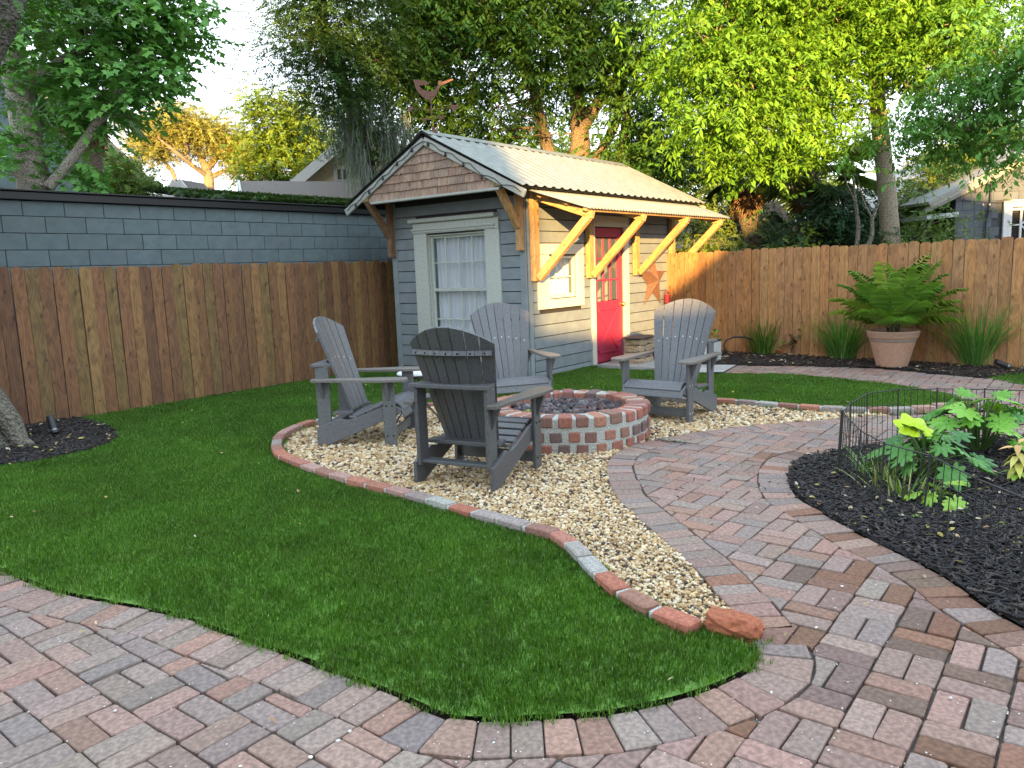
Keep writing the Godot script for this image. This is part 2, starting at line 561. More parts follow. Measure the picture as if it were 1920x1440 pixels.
func C2(out: float, along: float) -> Vector2:
	# a spot given from the shed's corner: metres out from its side wall, metres along it
	var p = C + D1 * out + DB * along
	return Vector2(p.x, p.z)

# ---------- brick paving ----------
const BRICKS = [[0.305, 0.201, 0.164], [0.339, 0.216, 0.175], [0.284, 0.216, 0.186], [0.305, 0.227, 0.193], [0.356, 0.216, 0.169], [0.254, 0.201, 0.179], [0.321, 0.190, 0.140], [0.313, 0.238, 0.196], [0.339, 0.232, 0.189], [0.296, 0.208, 0.175]]
const BROWN_BRICKS = [[0.207, 0.104, 0.063], [0.252, 0.126, 0.081], [0.180, 0.113, 0.081], [0.279, 0.158, 0.117], [0.234, 0.149, 0.126]]

func brick_colour(p: Vector2) -> Color:
	# bricks beside the planting bed stay damp and brown
	var damp = 0.0
	if p.y > -6.0:
		damp = clampf((p.x - 0.85 - 0.05 * (p.y + 4.0)) * 0.85 + rf(-0.25, 0.25), 0.0, 0.85) if p.y > -3.7 else clampf((p.x - 1.62) * 1.5, 0.0, 0.75)
	var a = pick(BROWN_BRICKS) if rng.randf() < damp else pick(BRICKS)
	return jit(Color(a[0], a[1], a[2]), 0.13)

func paver(b, poly: PackedVector2Array, y: float):
	# one worn brick: rounded corners, a soft rim and a slight tilt
	var m = poly.size()
	var pts = PackedVector2Array()
	var mid = Vector2.ZERO
	for i in m:
		var p = poly[i]
		var a = poly[(i + m - 1) % m]
		var d = poly[(i + 1) % m]
		var la = minf(rf(0.003, 0.011), p.distance_to(a) * 0.35)
		var ld = minf(rf(0.003, 0.011), p.distance_to(d) * 0.35)
		pts.append(p.move_toward(a, la)); pts.append(p.move_toward(d, ld))
	for p in pts:
		mid += p
	mid /= pts.size()
	var tx = rf(-0.03, 0.03)
	var tz = rf(-0.03, 0.03)
	y += rf(-0.004, 0.003)
	var top = []
	var rim = []
	var low = []
	var n = pts.size()
	for p in pts:
		var h = y + (p.x - mid.x) * tx + (p.y - mid.y) * tz
		var q = p.move_toward(mid, 0.005)
		top.append(Vector3(q.x, h, q.y)); rim.append(Vector3(p.x, h - 0.004, p.y)); low.append(Vector3(p.x, y - 0.045, p.y))
	var us = []
	us.resize(n)
	us.fill(Vector2.ZERO)
	b.face(top, Vector3.UP, us)
	for i in n:
		var k = (i + 1) % n
		var o = Vector3(pts[i].x + pts[k].x - 2 * mid.x, 0, pts[i].y + pts[k].y - 2 * mid.y)
		b.face([rim[i], rim[k], top[k], top[i]], o + Vector3.UP * 0.05, us)
		b.face([low[i], low[k], rim[k], rim[i]], o, us)

func plain_outline(p: PackedVector2Array) -> PackedVector2Array:
	# drops the corners that matter least until a brick has at most seven
	while p.size() > 4:
		var best = -1
		var least = 1e9
		for i in p.size():
			var a = p[(i + p.size() - 1) % p.size()]
			var d = p[(i + 1) % p.size()]
			var t = absf((p[i] - a).cross(d - a))
			if t < least:
				least = t
				best = i
		if least > 0.00012 and p.size() < 8:
			break
		p.remove_at(best)
	return p

func header_row(line: PackedVector2Array, side: float, out: Array):
	# bricks laid crosswise along a curve
	var i = 0
	while i + 2 < line.size():
		var a = line[i]
		var b = line[i + 2]
		var da = (line[mini(i + 1, line.size() - 1)] - line[maxi(i - 1, 0)]).normalized()
		var db = (line[mini(i + 3, line.size() - 1)] - line[i + 1]).normalized()
		var na = Vector2(da.y, -da.x) * side
		var nb = Vector2(db.y, -db.x) * side
		var t = (b - a).normalized() * 0.003
		var l = 0.212 + rf(-0.012, 0.006)
		out.append(PackedVector2Array([a + t + na * 0.006, b - t + nb * 0.006, b - t + nb * l, a + t + na * l]))
		i += 2

func lay_paving():
	var rows = []
	var strips = []
	for e in [[LAWN_FRONT, -1.0], [PATH_LEFT, -1.0], [BED, 1.0]]:
		var line = smooth(e[0], 0.056)
		header_row(line, e[1] * 1.0, rows)
		strips.append(line)
	var inside = func(p): return Geometry2D.is_point_in_polygon(p, path_poly)
	var kept = []
	for r in rows:
		var mid = (r[0] + r[1] + r[2] + r[3]) * 0.25
		if inside.call(mid):
			kept.append(r)
	var field = [path_poly]
	for line in strips:
		for s in Geometry2D.offset_polyline(line, 0.218, Geometry2D.JOIN_ROUND, Geometry2D.END_BUTT):
			var next = []
			for f in field:
				for piece in Geometry2D.clip_polygons(f, s):
					if not Geometry2D.is_polygon_clockwise(piece) == Geometry2D.is_polygon_clockwise(f):
						continue
					next.append(piece)
			field = next
	# basket weave squared up with the shed
	var e1 = Vector2(D1.x, D1.z)
	var e2 = Vector2(DB.x, DB.z)
	var o2 = Vector2(0.06, -0.03)
	var P = 0.222
	for i in range(-45, 45):
		for j in range(-45, 60):
			var o = o2 + e1 * (i * P) + e2 * (j * P)
			if o.y > -1.35 or o.y < -12.0 or absf(o.x) > 9.5 or o.x < -o.y * -0.95 - 1.2 or o.x > -o.y * 0.95 + 1.2:
				continue
			for h in 2:
				var x0 = 0.003 + (h * 0.5 * P if (i + j) % 2 == 0 else 0.0)
				var x1 = x0 + (0.5 * P if (i + j) % 2 == 0 else P) - 0.008
				var y0 = 0.003 + (h * 0.5 * P if (i + j) % 2 != 0 else 0.0)
				var y1 = y0 + (0.5 * P if (i + j) % 2 != 0 else P) - 0.008
				var q = PackedVector2Array()
				for s in [[x0, y0], [x1, y0], [x1, y1], [x0, y1]]:
					q.append(o + e1 * (s[0] + rf(-0.004, 0.004)) + e2 * (s[1] + rf(-0.004, 0.004)))
				for f in field:
					for piece in Geometry2D.intersect_polygons(q, f):
						var area = 0.0
						for k in piece.size():
							area += piece[k].cross(piece[(k + 1) % piece.size()])
						if absf(area) * 0.5 > 0.0006:
							kept.append(plain_outline(piece))
	var near = []
	var rest = []
	for p in kept:
		var mid = Vector2.ZERO
		for q in p:
			mid += q
		mid /= p.size()
		(near if sees(Vector3(mid.x, 0, mid.y)) else rest).append([Vector2(mid.x, mid.y).length(), mid, p])
	near.sort_custom(func(a, b): return a[0] < b[0])
	var path = get_node("brick_path")
	var rb = MB.new()
	var at = 0
	for p in near + rest:
		var b = MB.new() if at < 300 and at < near.size() else rb
		b.col = brick_colour(p[1])
		paver(b, p[2], 0.0)
		if b != rb:
			obj(b, "brick", M.brick, path)
		at += 1
	var o = obj(rb, "paving_bricks", M.brick, path)
	o.set_meta("kind", "stuff")
	# white grit in the joints
	var xs = []
	var cs = []
	var g = pebble(77, 0)
	for i in 1300:
		var z = -1.9 - 7.5 * pow(rng.randf(), 1.8)
		var x = rf(-1, 1) * -z * 0.85
		if not Geometry2D.is_point_in_polygon(Vector2(x, z), path_poly):
			continue
		var s = rf(0.0018, 0.0042) if rng.randf() < 0.96 else rf(0.006, 0.010)
		xs.append(Transform3D(Basis.from_euler(Vector3(rf(0, 6), rf(0, 6), 0)).scaled(Vector3(s, s * 0.7, s)), Vector3(x, 0.002, z)))
		cs.append(jit(Color(0.6, 0.58, 0.53), 0.2))
	tag(many(g, M.pebble, xs, cs, self, "grit"), "tiny white stones scattered in the joints of the brick paving", "grit")

func lay_edging():
	# bricks set end to end between lawn and gravel, mortared
	var line = smooth(CURB, 0.01)
	var e = thing("brick_edging", "curved edging of red and mortar-smeared bricks between lawn and gravel", "edging")
	var mort = MB.new()
	mort.col = Color(1, 1, 1)
	var reds = [[0.43, 0.155, 0.095], [0.46, 0.19, 0.13], [0.34, 0.17, 0.125], [0.44, 0.26, 0.21], [0.38, 0.33, 0.30], [0.44, 0.42, 0.38], [0.34, 0.28, 0.25]]
	var i = 16
	while i < line.size() - 22:
		var a = line[i]
		var b = line[i + 20]
		var d = (b - a).normalized()
		var n = Vector2(d.y, -d.x)
		var m = (a + b) * 0.5 + n * 0.052
		var bx = MB.new()
		var far = i > line.size() * 0.55
		var w = 0.05 if i < 75 else (0.85 if i < 290 else (0.30 if i < 640 else 0.62))
		if i > line.size() - 240: w = 0.25
		var k = reds[rng.randi() % 4] if rng.randf() > w else reds[4 + rng.randi() % 3]
		bx.col = jit(Color(k[0], k[1], k[2]), 0.12)
		var y = 0.048 + rf(-0.006, 0.006) + (0.012 if i > line.size() - 90 else 0.0)
		bx.box(Transform3D(Basis(Vector3(d.x, 0, d.y), Vector3.UP, Vector3(-n.x, 0, -n.y)) * Basis.from_euler(Vector3(rf(-0.03, 0.03), 0, rf(-0.02, 0.02))), Vector3(m.x, y - 0.03, m.y)), Vector3(0.198, 0.075, 0.098 + rf(-0.008, 0.004)), 0.008)
		obj(bx, "brick", M.brick, e)
		var j = line[mini(i + 21, line.size() - 1)] + n * 0.052
		mort.box(Transform3D(Basis(Vector3(d.x, 0, d.y), Vector3.UP, Vector3(-n.x, 0, -n.y)), Vector3(j.x, y - 0.036, j.y)), Vector3(0.024, 0.070, rf(0.075, 0.092)), 0.004)
		i += 22
	# mortar smeared along the lawn side
	obj(mort, "mortar", M.mortar, e)
	# the loose rough brick at the point
	var b = MB.new()
	b.col = Color(0.42, 0.13, 0.06)
	var p0 = line[0]
	var d0 = (line[16] - line[0]).normalized()
	var ico = sphere_points(2)
	rough_stone(b, ico, Transform3D(Basis(Vector3(d0.x, 0, d0.y), Vector3.UP, Vector3(-d0.y, 0, d0.x)), Vector3(p0.x + d0.x * 0.065 + 0.035, 0.028, p0.y + d0.y * 0.065 - 0.02)), Vector3(0.125, 0.058, 0.072), 5, 0.22, 0.55)
	tag(obj(b, "broken_brick", M.brick), "rough broken orange-red brick at the point where lawn, gravel and path meet", "brick")

func sphere_points(sub: int) -> Array:
	# an icosphere as a list of triangles of directions
	var t = (1.0 + sqrt(5.0)) / 2.0
	var p = []
	for q in [[-1, t, 0], [1, t, 0], [-1, -t, 0], [1, -t, 0], [0, -1, t], [0, 1, t], [0, -1, -t], [0, 1, -t], [t, 0, -1], [t, 0, 1], [-t, 0, -1], [-t, 0, 1]]:
		p.append(Vector3(q[0], q[1], q[2]).normalized())
	var f = []
	for q in [[0, 11, 5], [0, 5, 1], [0, 1, 7], [0, 7, 10], [0, 10, 11], [1, 5, 9], [5, 11, 4], [11, 10, 2], [10, 7, 6], [7, 1, 8], [3, 9, 4], [3, 4, 2], [3, 2, 6], [3, 6, 8], [3, 8, 9], [4, 9, 5], [2, 4, 11], [6, 2, 10], [8, 6, 7], [9, 8, 1]]:
		f.append([p[q[0]], p[q[1]], p[q[2]]])
	for s in sub:
		var g = []
		for q in f:
			var a = (q[0] + q[1]).normalized()
			var b = (q[1] + q[2]).normalized()
			var c = (q[2] + q[0]).normalized()
			g.append_array([[q[0], a, c], [a, q[1], b], [c, b, q[2]], [a, b, c]])
		f = g
	return f

func rough_stone(b, tris: Array, xf: Transform3D, half: Vector3, sd: int, amount: float, square = 0.0):
	# a lump; «square» presses it towards a block
	var f = FastNoiseLite.new()
	f.seed = sd
	f.frequency = 0.9
	for q in tris:
		var ps = []
		var out = Vector3.ZERO
		for d in q:
			var m = maxf(absf(d.x), maxf(absf(d.y), absf(d.z)))
			var r = lerpf(1.0, 1.0 / m * 0.86, square) * (1.0 + amount * f.get_noise_3d(d.x * 2, d.y * 2, d.z * 2) * 1.6)
			ps.append(xf * (d * r * half))
			out += d
		b.face(ps, xf.basis * out, [Vector2(q[0].x, q[0].z), Vector2(q[1].x, q[1].z), Vector2(q[2].x, q[2].z)])

func pebble(sd: int, sub = 1) -> ArrayMesh:
	var b = MB.new()
	rough_stone(b, sphere_points(sub), Transform3D(), Vector3(1, 0.68, 0.8), sd, 0.35)
	return b.mesh()

func lay_gravel():
	var kinds = [pebble(1), pebble(2), pebble(3), pebble(4, 0)]
	var xs = [[], [], [], []]
	var cs = [[], [], [], []]
	var tones = [[0.499, 0.353, 0.172], [0.568, 0.439, 0.267], [0.413, 0.267, 0.120], [0.602, 0.516, 0.378], [0.258, 0.155, 0.073], [0.516, 0.378, 0.206], [0.060, 0.043, 0.030], [0.619, 0.525, 0.361], [0.361, 0.232, 0.112]]
	var lo = Vector2(-2.3, -8.9)
	var hi = Vector2(3.7, -2.9)
	var step = 0.0165
	var ring = Vector2(0.5, -7.03)
	var z = lo.y
	while z < hi.y:
		var st = step * clampf(-z / 5.0, 0.85, 1.5)
		var x = lo.x
		while x < hi.x:
			var p = Vector2(x + rf(-st, st) * 0.6, z + rf(-st, st) * 0.6)
			x += st * 1.05
			if p.distance_to(ring) < 0.72 or not Geometry2D.is_point_in_polygon(p, gravel_poly):
				continue
			var k = rng.randi() % 4
			var s = st * rf(0.45, 0.95)
			if rng.randf() < 0.08:
				s *= 1.4
			xs[k].append(Transform3D(Basis.from_euler(Vector3(rf(-0.6, 0.6), rf(0, TAU), rf(-0.6, 0.6))).scaled(Vector3.ONE * s), Vector3(p.x, -0.016 + rf(0, 0.016), p.y)))
			var t = pick(tones)
			cs[k].append(jit(Color(t[0], t[1], t[2]), 0.16))
		z += st
	var o = thing("gravel", "tan and cream river pebbles filling the circle around the fire pit", "gravel")
	o.set_meta("kind", "stuff")
	for k in 4:
		many(kinds[k], M.pebble, xs[k], cs[k], o, "pebbles")

func chips(polys: Array, density: float, tones: Array, size: float, label: String, rise = 0.02):
	var b = MB.new()
	b.box(Transform3D(Basis.from_euler(Vector3(0.2, 0, 0)), Vector3(-0.3, 0, 0)), Vector3(1.0, 0.16, 0.34), 0.05, 0)
	b.box(Transform3D(Basis.from_euler(Vector3(-0.15, 0.25, 0.1)), Vector3(0.4, 0.03, 0.05)), Vector3(0.8, 0.12, 0.26), 0.04, 0)
	var m = b.mesh()
	var xs = []
	var cs = []
	for poly in polys:
		var r = Rect2(poly[0], Vector2.ZERO)
		for p in poly:
			r = r.expand(p)
		var n = int(r.get_area() * density)
		for i in n:
			var p = r.position + Vector2(rng.randf(), rng.randf()) * r.size
			if not Geometry2D.is_point_in_polygon(p, poly) or not sees(Vector3(p.x, 0.0, p.y)):
				continue
			var s = size * rf(0.5, 1.25)
			xs.append(Transform3D(Basis.from_euler(Vector3(rf(-0.5, 0.5), rf(0, TAU), rf(-0.4, 0.4))).scaled(Vector3(s, s * rf(0.7, 1.4), s)), Vector3(p.x, rf(0.0, rise), p.y)))
			var t = pick(tones)
			cs.append(jit(Color(t[0], t[1], t[2]), 0.25))
	tag(many(m, M.chip, xs, cs, self, "mulch"), label, "mulch")

func lay_mulch():
	var bed = joined_lines([smooth(BED, 0.08)])
	var sheet = func(poly, name, label):
		var b = MB.new()
		b.sheet(poly, 0.006)
		ground_piece(b, name, M.mulch_bed, label, "planting bed")
	var bedp = joined_lines([bed, [Vector2(8.5, -2.2)]])
	sheet.call(bedp, "mulch_bed", "black mulched planting bed inside the wire fence, beside the path")
	var leftp = joined_lines([MULCH_LEFT, [Vector2(-6.6, -8.0), Vector2(-5.15, -8.75)]])
	sheet.call(leftp, "mulch_bed", "small black mulched bed at the foot of the tree by the left fence")
	sheet.call(bed_back, "mulch_bed", "dark mulched bed along the foot of the right fence")
	var black = [[0.022, 0.018, 0.018], [0.016, 0.013, 0.014], [0.034, 0.027, 0.025], [0.012, 0.010, 0.011], [0.05, 0.038, 0.03]]
	chips([bedp], 3400, black, 0.034, "black shredded bark mulch in the planting bed on the right", 0.035)
	chips([leftp], 3000, black, 0.036, "black bark mulch around the tree foot at the left", 0.03)
	chips([bed_back], 1100, [[0.035, 0.022, 0.016], [0.02, 0.015, 0.013], [0.06, 0.035, 0.022], [0.028, 0.022, 0.02]], 0.04, "brown-black bark mulch along the right fence", 0.035)
	# mulch crumbs kicked onto the bricks, pale dry leaves and chips on the beds
	var crumbs = [[Vector2(1.461, -4.939), Vector2(1.971, -5.263), Vector2(1.607, -4.196), Vector2(1.429, -4.604)], [Vector2(0.872, -5.707), Vector2(1.421, -5.959), Vector2(2.461, -5.807), Vector2(1.165, -4.242)]]
	chips([PackedVector2Array(crumbs[0]), PackedVector2Array(crumbs[1])], 26, black, 0.017, "loose black mulch crumbs kicked onto the brick path", 0.012)
	var xs = []
	var cs = []
	var b = MB.new()
	for s in [-1.0, 1.0]:
		b.face([Vector3(0, 0, -1), Vector3(s * 0.42, 0.16, -0.25), Vector3(s * 0.36, 0.2, 0.35), Vector3(0, 0.05, 1)], UP, [Vector2.ZERO, Vector2.ZERO, Vector2.ZERO, Vector2.ZERO])
	var leaf = b.mesh()
	for e in [[bedp, 42.0, 0.024], [leftp, 30.0, 0.026], [bed_back, 26.0, 0.035], [lawn_poly, 2.6, 0.02], [path_poly, 3.0, 0.017], [gravel_poly, 5.0, 0.017]]:
		var r = Rect2(e[0][0], Vector2.ZERO)
		for p in e[0]:
			r = r.expand(p)
		for i in int(r.get_area() * e[1]):
			var p = r.position + Vector2(rng.randf(), rng.randf()) * r.size
			if Geometry2D.is_point_in_polygon(p, e[0]) and sees(Vector3(p.x, 0, p.y)):
				var s = e[2] * rf(0.4, 1.2)
				var lift = 0.035 if e[0] == bedp or e[0] == leftp or e[0] == bed_back else (0.034 if e[0] == lawn_poly else 0.012)
				xs.append(Transform3D(Basis.from_euler(Vector3(rf(-0.4, 0.4), rf(0, TAU), rf(-0.5, 0.5))).scaled(Vector3(s, s, s)), Vector3(p.x, lift, p.y)))
				var t = pick([[0.42, 0.32, 0.18], [0.48, 0.40, 0.25], [0.45, 0.38, 0.10], [0.32, 0.20, 0.11], [0.50, 0.45, 0.33]])
				cs.append(jit(Color(t[0], t[1], t[2]), 0.2))
	tag(many(leaf, M.leaf, xs, cs, self, "fallen_leaves"), "small dry tan and yellow leaves scattered on lawn, mulch and bricks", "leaves")

func lay_turf():
	var kinds = []
	for k in 3:
		var b = MB.new()
		for i in 95:
			var p = Vector3(rf(-0.06, 0.06), 0, rf(-0.06, 0.06))
			var a = rf(0, TAU)
			var d = Vector3(cos(a), 0, sin(a))
			var w = Vector3(-d.z, 0, d.x) * rf(0.0014, 0.0024)
			var h = rf(0.016, 0.030)
			var lean = d * rf(0.004, 0.024)
			var q = [[0.16, 0.37, 0.045], [0.20, 0.43, 0.06], [0.13, 0.31, 0.04], [0.27, 0.48, 0.10], [0.16, 0.36, 0.05], [0.34, 0.48, 0.17]]
			var t = q[rng.randi() % 6] if rng.randf() < 0.5 else q[rng.randi() % 3]
			b.col = Color(t[0], t[1], t[2])
			var m = p + lean * 0.35 + UP * h * 0.6
			var n1 = (UP * 0.8 + d * 0.6).normalized()
			for r in [[p - w, p + w, m + w * 0.8], [p - w, m + w * 0.8, m - w * 0.8], [m - w * 0.8, m + w * 0.8, p + lean + UP * h]]:
				for s in r:
					b.put(s, n1, Vector2.ZERO)
		kinds.append(b.mesh())
	var xs = [[], [], []]
	var cs = [[], [], []]
	var tone = FastNoiseLite.new()
	tone.seed = 4
	tone.frequency = 0.9
	var right = PackedVector2Array([Vector2(5.88, -9.42), Vector2(6.41, -9.55), Vector2(7.1, -9.5), Vector2(8.6, -8.05), Vector2(5.95, -8.76)])
	var inner = Geometry2D.offset_polygon(lawn_poly, -0.012)[0]
	for e in [[inner, Rect2(-6.3, -12.6, 11.5, 10.2)], [right, Rect2(5.8, -9.8, 3.9, 1.9)]]:
		var z = e[1].position.y
		while z < e[1].end.y:
			var st = 0.058 if z > -7.0 else 0.07
			var x = e[1].position.x
			while x < e[1].end.x:
				var p = Vector2(x + rf(-0.03, 0.03), z + rf(-0.03, 0.03))
				x += st
				if not Geometry2D.is_point_in_polygon(p, e[0]) or not sees(Vector3(p.x, 0.05, p.y)):
					continue
				var k = rng.randi() % 3
				var s = rf(0.9, 1.15)
				xs[k].append(Transform3D(Basis.from_euler(Vector3(rf(-0.08, 0.08), rf(0, TAU), rf(-0.08, 0.08))).scaled(Vector3(s, s * rf(0.85, 1.15), s)), Vector3(p.x, 0.001, p.y)))
				var g = 1.0 + 0.30 * tone.get_noise_2d(p.x, p.y) + 0.22 * tone.get_noise_2d(p.x * 5, p.y * 5)
				cs[k].append(Color(g * (1.0 + 0.1 * tone.get_noise_2d(p.x * 2 + 50, p.y * 2)), g, g))
			z += st
	var o = thing("grass", "short dense green turf blades covering the lawn", "grass")
	o.set_meta("kind", "stuff")
	for k in 3:
		many(kinds[k], M.grass, xs[k], cs[k], o, "blades")

# ---------- fences ----------
func fence(label: String, a: Vector2, b: Vector2, height: float, face_out: Vector2, tones: Array, low = 0.0):
	# dog-eared boards nailed to two rails
	var f = thing("fence", label, "fence")
	var d = (b - a).normalized()
	var shapes = []
	for k in 14:
		var w = 0.136
		var p = PackedVector2Array([Vector2(-w / 2, 0), Vector2(w / 2, 0), Vector2(w / 2, height - 0.036)])
		for q in [[0.44, -0.018], [0.34, -0.007], [0.2, -0.001], [-0.2, -0.001], [-0.34, -0.007], [-0.44, -0.018]]:
			p.append(Vector2(q[0] * w, height + q[1]))
		p.append(Vector2(-w / 2, height - 0.036))
		var m = MB.new()
		m.uo = Vector2(k * 0.137, k * 0.61)
		var t = tones[k % tones.size()]
		m.col = jit(Color(t[0], t[1], t[2]), 0.13)
		m.prism(p, -0.008, 0.008, Transform3D(), 0.0015)
		shapes.append(m.mesh())
	var s = 0.0
	var l = a.distance_to(b)
	var last = -1
	while s < l:
		var k = rng.randi() % 14
		if k == last:
			k = (k + 5) % 14
		last = k
		var p = a + d * s
		var o = inst(shapes[k], M.fence, f, "board")
		var flip = 1.0 if rng.randf() < 0.5 else -1.0
		var z = Vector3(face_out.x, 0, face_out.y)
		o.transform = Transform3D(Basis(UP.cross(z), UP, z) * Basis.from_euler(Vector3(0, rf(-0.02, 0.02), rf(-0.004, 0.004))), Vector3(p.x, low + rf(-0.02, 0.012), p.y) + z * rf(-0.003, 0.003))
		s += 0.1385 + (rf(0.0, 0.004) if rng.randf() < 0.8 else rf(0.004, 0.010))
	var r = MB.new()
	for y in [0.3, height * 0.55, height - 0.22]:
		var m = MB.new()
		var t = tones[0]
		m.col = Color(t[0], t[1], t[2])
		var o2 = Vector3(-face_out.x, 0, -face_out.y) * 0.03
		m.bar(Vector3(a.x, y, a.y) + o2, Vector3(b.x, y, b.y) + o2, 0.085, 0.038, UP)
		obj(m, "rail", M.fence, f)
	s = 0.4
	while s < l:
		var m = MB.new()
		var t = tones[1]
		m.col = Color(t[0], t[1], t[2])
		var p = a + d * s
		var o2 = Vector3(-face_out.x, 0, -face_out.y) * 0.095
		m.bar(Vector3(p.x, 0, p.y) + o2, Vector3(p.x, height - 0.1, p.y) + o2, 0.09, 0.09, Vector3(d.x, 0, d.y))
		obj(m, "post", M.fence, f)
		s += 2.4

func build_fences():
	var dl = Vector2(0.617, -0.787)
	var a = Vector2(-5.44, -8.42) - dl * 2.0
	fence("weathered brown board fence with rounded tops along the left, before the grey block garage", a, a + dl * 8.6, 1.75, Vector2(0.787, 0.617), [[0.25, 0.145, 0.066], [0.215, 0.112, 0.058], [0.265, 0.168, 0.074], [0.205, 0.115, 0.056], [0.235, 0.152, 0.066], [0.19, 0.098, 0.055]])
	var b = Vector2(2.55, -14.16)
	var dr = Vector2(0.7065, 0.7077)
	fence("honey-coloured board fence with rounded tops along the right, behind the potted palm", b, b + dr * 8.4, 1.72, Vector2(-0.7077, 0.7065), [[0.44, 0.24, 0.10], [0.40, 0.21, 0.09], [0.47, 0.28, 0.13], [0.38, 0.21, 0.10], [0.42, 0.24, 0.12], [0.36, 0.19, 0.085]])

# ---------- shed (x out of the side wall, z out of the front wall, y up) ----------
const SW = 2.6
const SD = 4.3

func sidings(wall: Node3D, from: float, to: float, holes: Array, top: Callable, place: Callable, tones: Array):
	# lapped boards; holes are rectangles (along, y) kept free
	var y = -0.07
	while y < 2.50:
		var cy = y + 0.08
		var runs = [[from, to]]
		for h in holes:
			if cy > h[2] and cy < h[3]:
				var next = []
				for r in runs:
					if h[0] > r[0]: next.append([r[0], minf(h[0], r[1])])
					if h[1] < r[1]: next.append([maxf(h[1], r[0]), r[1]])
				runs = next
		for r in runs:
			var lim = top.call(cy + 0.08)
			var x0 = maxf(r[0], lim[0])
			var x1 = minf(r[1], lim[1])
			if x1 - x0 < 0.03:
				continue
			var b = MB.new()
			b.col = jit(Color(tones[0], tones[1], tones[2]), 0.05)
			var pr = [Vector2(0.0, maxf(y, 0.0) + 0.001), Vector2(0.020, maxf(y, 0.0)), Vector2(0.020, maxf(y, 0.0) + 0.004), Vector2(0.014, minf(y + 0.150, 2.58)), Vector2(0.0, minf(y + 0.150, 2.58))]
			var q0 = []
			var q1 = []
			for p in pr:
				q0.append(place.call(x0, p.y, p.x)); q1.append(place.call(x1, p.y, p.x))
			var u = [Vector2.ZERO, Vector2.ZERO, Vector2.ZERO, Vector2.ZERO, Vector2.ZERO]
			var mid = (q0[0] + q1[3]) * 0.5 
			for i in pr.size():
				var k = (i + 1) % pr.size()
				b.face([q0[i], q1[i], q1[k], q0[k]], (q0[i] + q0[k]) * 0.5 - (q0[0] + q0[2] + q0[3]) / 3.0, u)
			b.face(q0, q0[0] - q1[0], u)
			b.face(q1, q1[0] - q0[0], u)
			obj(b, "siding_board", M.siding, wall)
		y += 0.163

func window(w: Node3D, place: Callable, x0: float, x1: float, y0: float, y1: float, cols: int, rows: int, rail: float, tone: Color, deep: float):
	# sash bars, panes and a gathered curtain; «place» turns (along, y, out) into a spot
	var fr = MB.new()
	fr.col = tone
	var P = func(b, xa, xb, ya, yb, za, zb, e = 0.003):
		var o = place.call((xa + xb) / 2, (ya + yb) / 2, (za + zb) / 2)
		var ax = (place.call(1, 0, 0) - place.call(0, 0, 0)).normalized()
		var az = (place.call(0, 0, 1) - place.call(0, 0, 0)).normalized()
		b.box(Transform3D(Basis(ax, UP, az), o), Vector3(absf(xb - xa), yb - ya, zb - za), e)
	var s = 0.038
	P.call(fr, x0, x0 + s, y0, y1, -deep, -deep + 0.035)
	P.call(fr, x1 - s, x1, y0, y1, -deep, -deep + 0.035)
	P.call(fr, x0 + s, x1 - s, y0, y0 + s * 1.5, -deep, -deep + 0.034)
	P.call(fr, x0 + s, x1 - s, y1 - s, y1, -deep, -deep + 0.034)
	obj(fr, "sash", M.paint, w)
	var parts = [[y0, y1, 0.0]] if rail <= 0.0 else [[y0, rail, -0.012], [rail, y1, 0.012]]
	if rail > 0.0:
		var b = MB.new()
		b.col = tone
		P.call(b, x0 + s, x1 - s, rail - 0.022, rail + 0.022, -deep - 0.01, -deep + 0.046)
		obj(b, "meeting_rail", M.paint, w)
	for q in parts:
		for i in range(1, cols):
			var x = lerpf(x0 + s, x1 - s, float(i) / cols)
			var b = MB.new()
			b.col = tone
			P.call(b, x - 0.010, x + 0.010, q[0] + s, q[1] - s * 0.5, -deep + q[2], -deep + 0.022 + q[2])
			obj(b, "glazing_bar", M.paint, w)
		for j in range(1, rows):
			var y = lerpf(q[0], q[1], float(j) / rows)
			var b = MB.new()
			b.col = tone
			P.call(b, x0 + s, x1 - s, y - 0.009, y + 0.009, -deep + q[2] - 0.002, -deep + 0.020 + q[2])
			obj(b, "glazing_bar", M.paint, w)
		for i in cols:
			for j in rows:
				var b = MB.new()
				var xa = lerpf(x0 + s, x1 - s, float(i) / cols) + 0.008
				var xb = lerpf(x0 + s, x1 - s, float(i + 1) / cols) - 0.008
				var ya = lerpf(q[0], q[1], float(j) / rows) + 0.008
				var yb = lerpf(q[0], q[1], float(j + 1) / rows) - 0.008
				var o = -deep + 0.008 + q[2]
				b.face([place.call(xa, ya, o), place.call(xb, ya, o), place.call(xb, yb, o), place.call(xa, yb, o)], place.call(0, 0, 1) - place.call(0, 0, 0), [Vector2.ZERO, Vector2.ZERO, Vector2.ZERO, Vector2.ZERO])
				obj(b, "pane", M.glass, w)
	var cu = MB.new()
	var n = 90
	for half in 2:
		for i in n:
			var qx = []
			for k in 2:
				var t = float(i + k) / n
				var x = lerpf(x0, lerpf(x0, x1, 0.53), t) if half == 0 else lerpf(lerpf(x0, x1, 0.49), x1, t)
				var z = -deep - 0.075 + 0.020 * sin(t * 41.0 + half) + 0.012 * sin(t * 17.0 + 2.0 * half) + half * 0.004
				qx.append([x, z])
			var A = place.call(qx[0][0], y0 - 0.05, qx[0][1])
			var B = place.call(qx[1][0], y0 - 0.05, qx[1][1])
			var Cc = place.call(qx[1][0], y1 + 0.05, qx[1][1])
			var D = place.call(qx[0][0], y1 + 0.05, qx[0][1])
			cu.face([A, B, Cc, D], place.call(0, 0, 1) - place.call(0, 0, 0), [Vector2.ZERO, Vector2.ZERO, Vector2.ZERO, Vector2.ZERO])
	obj(cu, "curtain", M.cloth, w)

